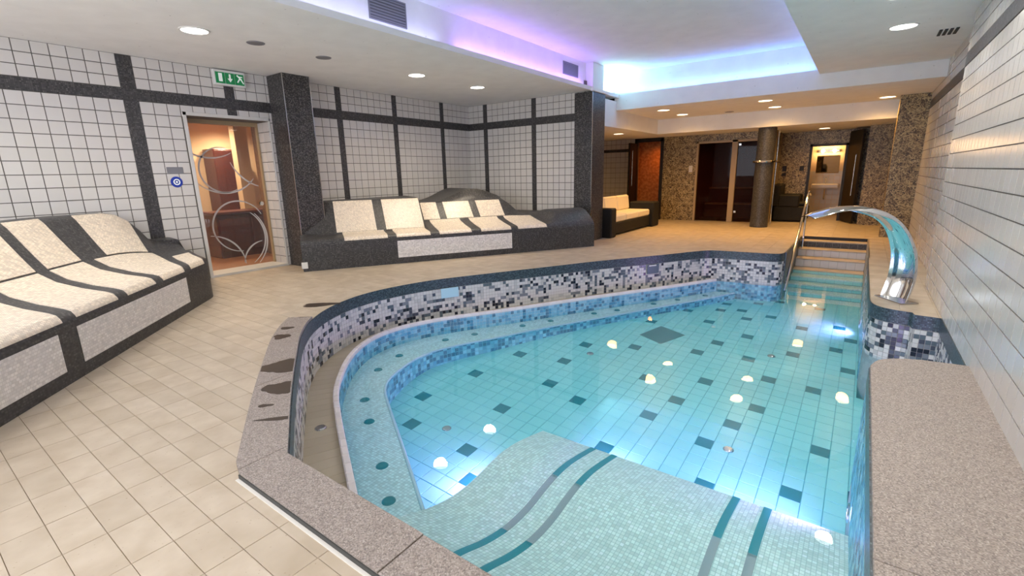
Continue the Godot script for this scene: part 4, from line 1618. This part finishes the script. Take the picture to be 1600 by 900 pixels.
	at = wall_at(Vector3(18.0, 0, 0), Vector3.BACK, Vector3.LEFT)
	tile_field(r, "tile", wall_cells([[-2.1, 0.5]], [[0.0, 1.3]], 0.15, 0.008, []), at, Vector3.LEFT, M.white_tiles, M.white_field)
	var door := struct("door_3", "washroom doorway with a dark wooden door standing open")
	b = MB.new()
	b.box(Vector3(15.56, 0, -1.26), Vector3(15.62, 2.02, -1.2))
	b.box(Vector3(15.56, 0, -0.46), Vector3(15.62, 2.02, -0.4))
	b.box(Vector3(15.56, 1.96, -1.26), Vector3(15.62, 2.02, -0.4))
	put("frame", b, M.black_wood, door)
	b = MB.new()
	var t := Transform3D(Basis(Vector3.UP, 0.35), Vector3(15.5, 0, -0.4))
	b.soft_box(Vector3(-0.8, 0.02, 0.0), Vector3(0.0, 2.3, 0.05), 0.005, t)
	var lf := put("door_leaf", b, M.black_wood, door)
	b = MB.new()
	b.tube([t * Vector3(-0.7, 0.7, -0.05), t * Vector3(-0.7, 1.7, -0.05)], 0.014, 8)
	put("pull_bar", b, M.steel, lf)
	var m := thing("wall_mirror", "rectangular mirror above the washroom sink", "mirror", Vector3(17.94, 1.5, -0.93))
	b = MB.new()
	b.soft_box(Vector3(-0.02, -0.27, -0.3), Vector3(0.0, 0.27, 0.3), 0.004)
	put("glass", b, M.mirror, m)
	m.rotation.z = 0.16
	b = MB.new()
	for q in [[-0.27, -0.3, -0.24, 0.3], [0.24, -0.3, 0.27, 0.3]]:
		b.box(Vector3(-0.025, q[0], q[1]), Vector3(-0.002, q[2], q[3]))
	put("frame", b, M.frame_beige, m)
	var k := thing("wash_basin", "white wall hung wash basin below the mirror", "sink", Vector3(17.8, 0.78, -0.93))
	b = MB.new()
	b.soft_box(Vector3(-0.28, 0.0, -0.35), Vector3(0.19, 0.14, 0.35), 0.03)
	put("bowl", b, M.porcelain, k)
	b = MB.new()
	b.tube([Vector3(0.1, 0.14, 0), Vector3(0.1, 0.3, 0), Vector3(-0.05, 0.32, 0)], 0.014, 8)
	put("tap", b, M.chrome, k)
	b = MB.new()
	b.tube([Vector3(0.05, 0.0, 0), Vector3(0.05, -0.3, 0), Vector3(0.19, -0.35, 0)], 0.025, 8)
	put("drain_pipe", b, M.chrome, k)
	var lb := thing("vanity_light", "bar of glowing bulbs above the washroom mirror", "lamp", Vector3(17.95, 1.9, -0.95))
	b = MB.new()
	b.soft_box(Vector3(0.0, -0.03, -0.28), Vector3(0.05, 0.03, 0.28), 0.006)
	put("bar", b, M.steel, lb)
	for i in 2:
		b = MB.new()
		var sm := SphereMesh.new()
		sm.radius = 0.05
		sm.height = 0.1
		sm.radial_segments = 20
		sm.rings = 10
		var o := put("bulb", sm, M.lamp, lb)
		o.position = Vector3(-0.06, 0, -0.15 + i * 0.3)
		var l := OmniLight3D.new()
		l.name = "bulb_light"
		l.position = lb.position + o.position + Vector3(-0.02, 0, 0)
		l.light_color = c8(255, 196, 120)
		l.light_energy = 0.4
		l.light_size = 0.05
		l.omni_range = 20.0
		l.omni_attenuation = 2.0
		l.shadow_enabled = true
		add_child(l, true)
	# two small plates on the wall
	for q in [[-1.82, 1.4, 0.15], [-1.82, 1.24, 0.07], [-1.4, 1.4, 0.13]]:
		var pl := thing("wall_plate", ["dark upright plate on the mosaic wall left of the washroom", "small dark square plate below the upright plate", "dark plate on the mosaic wall beside the washroom frame"][[0, 1, 2][[0.15, 0.07, 0.13].find(q[2])]], "plate", Vector3(15.6, q[1], q[0]))
		b = MB.new()
		b.soft_box(Vector3(-0.02, -q[2] / 2, -0.05), Vector3(0.0, q[2] / 2, 0.05), 0.004)
		put("face", b, M.black_wood, pl)
	var sc := thing("wall_switch", "pale switch on the mosaic wall left of the sauna glass", "switch", Vector3(14.2, 1.45, -4.0))
	b = MB.new()
	b.soft_box(Vector3(-0.015, -0.09, -0.05), Vector3(0.0, 0.09, 0.05), 0.004)
	put("face", b, M.frame_white, sc)

	sofa()
	armchair()

func sofa() -> void:
	var s := thing("wicker_sofa", "black wicker sofa with cream cushions beyond the dark pillar", "sofa", Vector3(11.0, 0, -4.75))
	var b := MB.new()
	b.soft_box(Vector3(-1.15, 0.04, -0.42), Vector3(1.15, 0.3, 0.36), 0.02)
	put("base", b, M.wicker, s)
	for k in [-1, 1]:
		b = MB.new()
		b.soft_box(Vector3(1.15 if k > 0 else -1.42, 0.0, -0.2 if k > 0 else -0.45), Vector3(1.6 if k > 0 else -1.15, 0.64, 0.45), 0.025)
		put("arm", b, M.wicker, s)
	b = MB.new()
	b.soft_box(Vector3(-1.15, 0.3, -0.5), Vector3(1.15, 0.68, -0.38), 0.02)
	put("backrest", b, M.wicker, s)
	for i in 3:
		b = MB.new()
		b.soft_box(Vector3(-1.14 + i * 0.762, 0.3, -0.36), Vector3(-1.14 + i * 0.762 + 0.756, 0.46, 0.36), 0.03)
		put("seat_cushion", b, M.cushion, s)
		b = MB.new()
		b.soft_box(Vector3(-1.14 + i * 0.762, 0.46, -0.38), Vector3(-1.14 + i * 0.762 + 0.756, 0.84, -0.18), 0.04, Transform3D(Basis(Vector3.RIGHT, -0.12), Vector3(0, 0.02, 0.05)))
		put("back_cushion", b, M.cushion, s)

func armchair() -> void:
	var s := thing("wicker_armchair", "black wicker armchair against the mosaic wall beside the washroom", "armchair", Vector3(15.1, 0, -1.49))
	var b := MB.new()
	b.soft_box(Vector3(-0.4, 0.03, -0.4), Vector3(0.4, 0.42, 0.38), 0.03)
	put("base", b, M.wicker, s)
	b = MB.new()
	b.soft_box(Vector3(-0.4, 0.4, -0.45), Vector3(0.4, 1.0, -0.25), 0.04)
	put("backrest", b, M.wicker, s)
	for k in [-1, 1]:
		b = MB.new()
		b.soft_box(Vector3(k * 0.35 - 0.07, 0.4, -0.3), Vector3(k * 0.35 + 0.07, 0.72, 0.2), 0.03)
		put("arm", b, M.wicker, s)
	b = MB.new()
	b.soft_box(Vector3(-0.27, 0.42, -0.25), Vector3(0.27, 0.52, 0.36), 0.03)
	put("seat_cushion", b, M.wicker, s)

# ------------------------------------------------------------------ the steel water spout
func fountain() -> void:
	var f := thing("water_spout", "curved polished steel water spout arching over the pool edge", "water spout", Vector3(6.39, 0, 0.44))
	var d := Vector3(-0.6, 0, -0.8).normalized()
	var w := Vector3(-d.z, 0, d.x)
	if w.x < 0:
		w = -w
	var spine := smooth([Vector2(-0.03, 0.0), Vector2(-0.075, 0.25), Vector2(-0.055, 0.48), Vector2(0.02, 0.66), Vector2(0.12, 0.8), Vector2(0.26, 0.905), Vector2(0.43, 0.965), Vector2(0.62, 0.995), Vector2(0.8, 0.99), Vector2(0.95, 0.955), Vector2(1.07, 0.915)], 0.02)
	var rows := []
	var n := spine.size()
	for i in n:
		var a := spine[maxi(i - 1, 0)]
		var c := spine[mini(i + 1, n - 1)]
		var t := (c - a).normalized()
		var nn := Vector2(-t.y, t.x)
		var k := float(i) / (n - 1)
		var half := lerpf(0.17, 0.13, smoothstep(0.0, 0.55, k))
		half = lerpf(half, 0.15, smoothstep(0.75, 0.95, k))
		half *= 1.0 - 0.3 * smoothstep(0.95, 1.0, k)
		var depth := lerpf(0.12, 0.06, smoothstep(0.1, 0.6, k)) * (1.0 - 0.7 * smoothstep(0.65, 0.95, k))
		var thick := lerpf(0.012, 0.007, k)
		var row := PackedVector3Array()
		# outer shell then back along the inside: a channel with curled edges
		for j in 13:
			var x := -1.0 + j / 6.0
			var dip := depth * (1.0 - pow(absf(x), 2.2))
			var q := spine[i] + nn * (dip - depth * 0.5)
			row.append(d * q.x + Vector3.UP * q.y + w * (x * half))
		for j in 13:
			var x := 1.0 - j / 6.0
			var dip := depth * (1.0 - pow(absf(x), 2.2))
			var q := spine[i] + nn * (dip - depth * 0.5 - thick)
			row.append(d * q.x + Vector3.UP * q.y + w * (x * (half - 0.006)))
		rows.append(row)
	var b := MB.new()
	b.grid(rows, rows[n / 2][6] - rows[n / 2][19], true)
	put("spout", b, M.chrome, f)
	b = MB.new()
	b.soft_box(Vector3(-0.19, 0.0, -0.09), Vector3(0.19, 0.012, 0.09), 0.004, Transform3D(Basis(w, Vector3.UP, -d), Vector3(0, 0, 0)))
	put("foot_plate", b, M.steel, f)


# ------------------------------------------------------------------ signs, vents, stains
func small_things() -> void:
	# exit sign
	var s := thing("exit_sign", "green and white exit sign with a running figure above the glass door", "sign", Vector3(3.6, 2.855, WALL_Z + 0.05))
	var b := MB.new()
	b.soft_box(Vector3(-0.215, -0.11, -0.045), Vector3(0.215, 0.1, 0.02), 0.006)
	put("case", b, M.white_plastic, s)
	for i in 3:
		b = MB.new()
		b.box(Vector3(-0.195 + i * 0.132, -0.085, 0.02), Vector3(-0.069 + i * 0.132, 0.065, 0.024))
		put("green_field", b, M.green, s)
	b = MB.new()
	b.box(Vector3(-0.155, -0.06, 0.024), Vector3(-0.105, 0.05, 0.026))
	put("door_symbol", b, M.sign_white, s)
	b = MB.new()
	b.box(Vector3(-0.012, -0.01, 0.024), Vector3(0.012, 0.05, 0.026))
	b.tri(Vector3(-0.035, -0.01, 0.025), Vector3(0.035, -0.01, 0.025), Vector3(0.0, -0.06, 0.025), Vector3.BACK, Vector3.BACK, Vector3.BACK)
	put("arrow_symbol", b, M.sign_white, s)
	b = MB.new()
	for q in [[0.10, 0.05, 0.16, -0.01, 0.011], [0.15, 0.0, 0.185, -0.06, 0.009], [0.14, 0.01, 0.1, -0.05, 0.009], [0.12, 0.03, 0.175, 0.03, 0.007]]:
		var a := Vector3(q[0], q[1], 0.025)
		var c := Vector3(q[2], q[3], 0.025)
		var e: Vector3 = (c - a).normalized().cross(Vector3.BACK) * q[4]
		b.quad(a - e, c - e, c + e, a + e, Vector3.BACK)
	put("running_figure", b, M.sign_white, s)
	# door signs
	s = thing("round_sign", "small round blue sign on the tiles beside the glass door", "sign", Vector3(2.71, 1.405, WALL_Z + 0.007))
	b = MB.new()
	b.lathe([Vector2(0.0, 0.006), Vector2(0.07, 0.006), Vector2(0.074, 0.0)], 28, Transform3D(Basis(Vector3.RIGHT, PI / 2), Vector3.ZERO))
	put("disc", b, M.blue_sign, s)
	b = MB.new()
	b.lathe([Vector2(0.028, 0.0075), Vector2(0.042, 0.0075)], 24, Transform3D(Basis(Vector3.RIGHT, PI / 2), Vector3.ZERO))
	b.lathe([Vector2(0.0, 0.0075), Vector2(0.014, 0.0075)], 16, Transform3D(Basis(Vector3.RIGHT, PI / 2), Vector3.ZERO))
	put("white_symbol", b, M.sign_white, s)
	s = thing("name_plate", "grey rectangular plate on the tiles above the round blue sign", "plate", Vector3(2.715, 1.56, WALL_Z + 0.007))
	b = MB.new()
	b.soft_box(Vector3(-0.1, -0.045, 0), Vector3(0.1, 0.045, 0.006), 0.002)
	put("face", b, M.grille, s)
	# ventilation grilles in the recess
	for q in [[4.09, 3.275, 0.26, 0.125, "large grey ventilation grille in the recess wall near the top edge"], [8.41, 3.29, 0.27, 0.095, "small grey ventilation grille in the recess wall beside the corner pillar"]]:
		s = thing("ventilation_grille", q[4], "vent", Vector3(q[0], q[1], -4.68))
		b = MB.new()
		b.box(Vector3(-q[2], -q[3], -0.001), Vector3(q[2], q[3], 0.004))
		put("backing", b, M.grille_back, s)
		b = MB.new()
		for e in [[-q[2] - 0.015, -q[3] - 0.015, q[2] + 0.015, -q[3]], [-q[2] - 0.015, q[3], q[2] + 0.015, q[3] + 0.015], [-q[2] - 0.015, -q[3], -q[2], q[3]], [q[2], -q[3], q[2] + 0.015, q[3]]]:
			b.box(Vector3(e[0], e[1], 0.0), Vector3(e[2], e[3], 0.012))
		put("frame", b, M.grille, s)
		for i in 8:
			b = MB.new()
			var y: float = lerpf(-q[3], q[3], (i + 0.5) / 8.0)
			b.box(Vector3(-q[2], y - 0.007, 0.004), Vector3(q[2], y + 0.007, 0.009))
			put("slat", b, M.grille, s)
	# round speakers in the ceiling
	for q in [[3.17, -5.96, "round grey ceiling speaker nearer the exit sign lamp"], [4.08, -6.0, "round grey ceiling speaker nearer the alcove"], [12.5, -2.72, "small grey grille in the lowered far ceiling"]]:
		s = thing("ceiling_speaker", q[2], "speaker", Vector3(q[0], CEIL if q[0] < 10 else 2.72, q[1]))
		b = MB.new()
		b.lathe([Vector2(0.085, 0.0), Vector2(0.08, -0.008), Vector2(0.0, -0.01)], 28)
		put("grille", b, M.grille, s)
		b = MB.new()
		b.lathe([Vector2(0.1, 0.0), Vector2(0.096, -0.006), Vector2(0.084, -0.006), Vector2(0.084, 0.0)], 28)
		put("ring", b, M.grille, s)
	s = thing("ceiling_vent", "dark slotted vent in the ceiling above the steel spout", "vent", Vector3(8.2, CEIL, 0.62))
	for i in 4:
		b = MB.new()
		b.box(Vector3(-0.16, -0.01, -0.09 + i * 0.05), Vector3(0.16, 0.0, -0.06 + i * 0.05))
		put("slat", b, M.grille_dark, s)
	# socket on the bench
	s = thing("wall_socket", "small white socket at the foot of the alcove bench", "socket", Vector3(3.95, 0.1, -6.865))
	b = MB.new()
	b.soft_box(Vector3(-0.045, -0.05, 0.0), Vector3(0.045, 0.05, 0.012), 0.003, Transform3D(Basis(Vector3.UP, -0.55), Vector3.ZERO))
	put("plate", b, M.white_plastic, s)
	# plates on the pool rim
	s = thing("depth_plate", "pale blue depth plate set in the mosaic rim", "plate", Vector3(4.72, -0.2, -4.545))
	b = MB.new()
	b.soft_box(Vector3(-0.13, -0.07, 0.0), Vector3(0.13, 0.07, 0.012), 0.002, Transform3D(Basis(Vector3.UP, -0.47), Vector3.ZERO))
	put("face", b, mat(c8(176, 214, 228), 0.3), s)
	s = thing("depth_plate", "dark green plate with a white bar set in the mosaic rim", "plate", Vector3(7.84, -0.22, -2.735))
	b = MB.new()
	b.soft_box(Vector3(-0.12, -0.08, 0.0), Vector3(0.12, 0.08, 0.012), 0.002, Transform3D(Basis(Vector3.UP, -0.55), Vector3.ZERO))
	var face := put("face", b, mat(c8(66, 92, 96), 0.3), s)
	b = MB.new()
	b.box(Vector3(-0.09, 0.05, 0.011), Vector3(0.06, 0.07, 0.015), Transform3D(Basis(Vector3.UP, -0.55), Vector3.ZERO))
	put("white_bar", b, M.white_plastic, face)
	# wet marks on the stone edge
	var r := RandomNumberGenerator.new()
	r.seed = 17
	var where := [
		[Vector2(1.66, -3.40), 0.14, 0.13, 0.85, "wide dark wet patch across the granite edging, largest of the row"],
		[Vector2(1.47, -3.03), 0.12, 0.1, 0.9, "dark wet patch on the granite edging nearest the gutter bend"],
		[Vector2(1.22, -2.64), 0.105, 0.02, 0.75, "long thin wet streak nearest the granite corner"],
		[Vector2(1.27, -2.86), 0.045, 0.02, 0.75, "tiny wet streak on the granite edging"],
		[Vector2(2.035, -4.07), 0.07, 0.07, 0.9, "round wet spot near the far end of the granite edging"],
		[Vector2(2.2, -4.27), 0.06, 0.04, 0.8, "small wet spot where the granite edging meets the tiles"],
		[Vector2(2.5, -4.52), 0.12, 0.04, 0.75, "thin wet streak on the tiles at the pool bend"],
		[Vector2(2.93, -4.87), 0.2, 0.085, 0.75, "farthest wet patch on the tiles at the pool bend"],
	]
	var stone := coping_polygon()
	if Geometry2D.is_polygon_clockwise(stone):
		stone.reverse()
	for q in where:
		s = thing("wet_patch", q[4], "stain", v3(q[0], 0.0302 if q[0].x < 2.6 else 0.0004))
		var poly := PackedVector2Array()
		for k in 26:
			var w := TAU * k / 26
			var f := 1.0 + 0.16 * sin(3.0 * w + q[1] * 40.0) + r.randf_range(-0.1, 0.1)
			poly.append((Vector2(cos(w) * q[1] * f, sin(w) * q[2] * f)).rotated(q[3]))
		b = MB.new()
		if q[0].x < 2.6:
			# kept on the stone: cut along its edges
			var on_stone := PackedVector2Array()
			for p in poly:
				on_stone.append(p + q[0])
			for inner in Geometry2D.offset_polygon(stone, -0.006):
				for w in Geometry2D.intersect_polygons(on_stone, inner):
					var local := PackedVector2Array()
					for p in w:
						local.append(p - q[0])
					b.plate(local, func(p, h): return Vector3(p.x, h, p.y), 0.0012, 0.0, Vector3.UP)
		else:
			b.plate(poly, func(p, h): return Vector3(p.x, h, p.y), 0.0012, 0.0, Vector3.UP)
		if b.v.size():
			put("film", b, M.wet_stone, s)
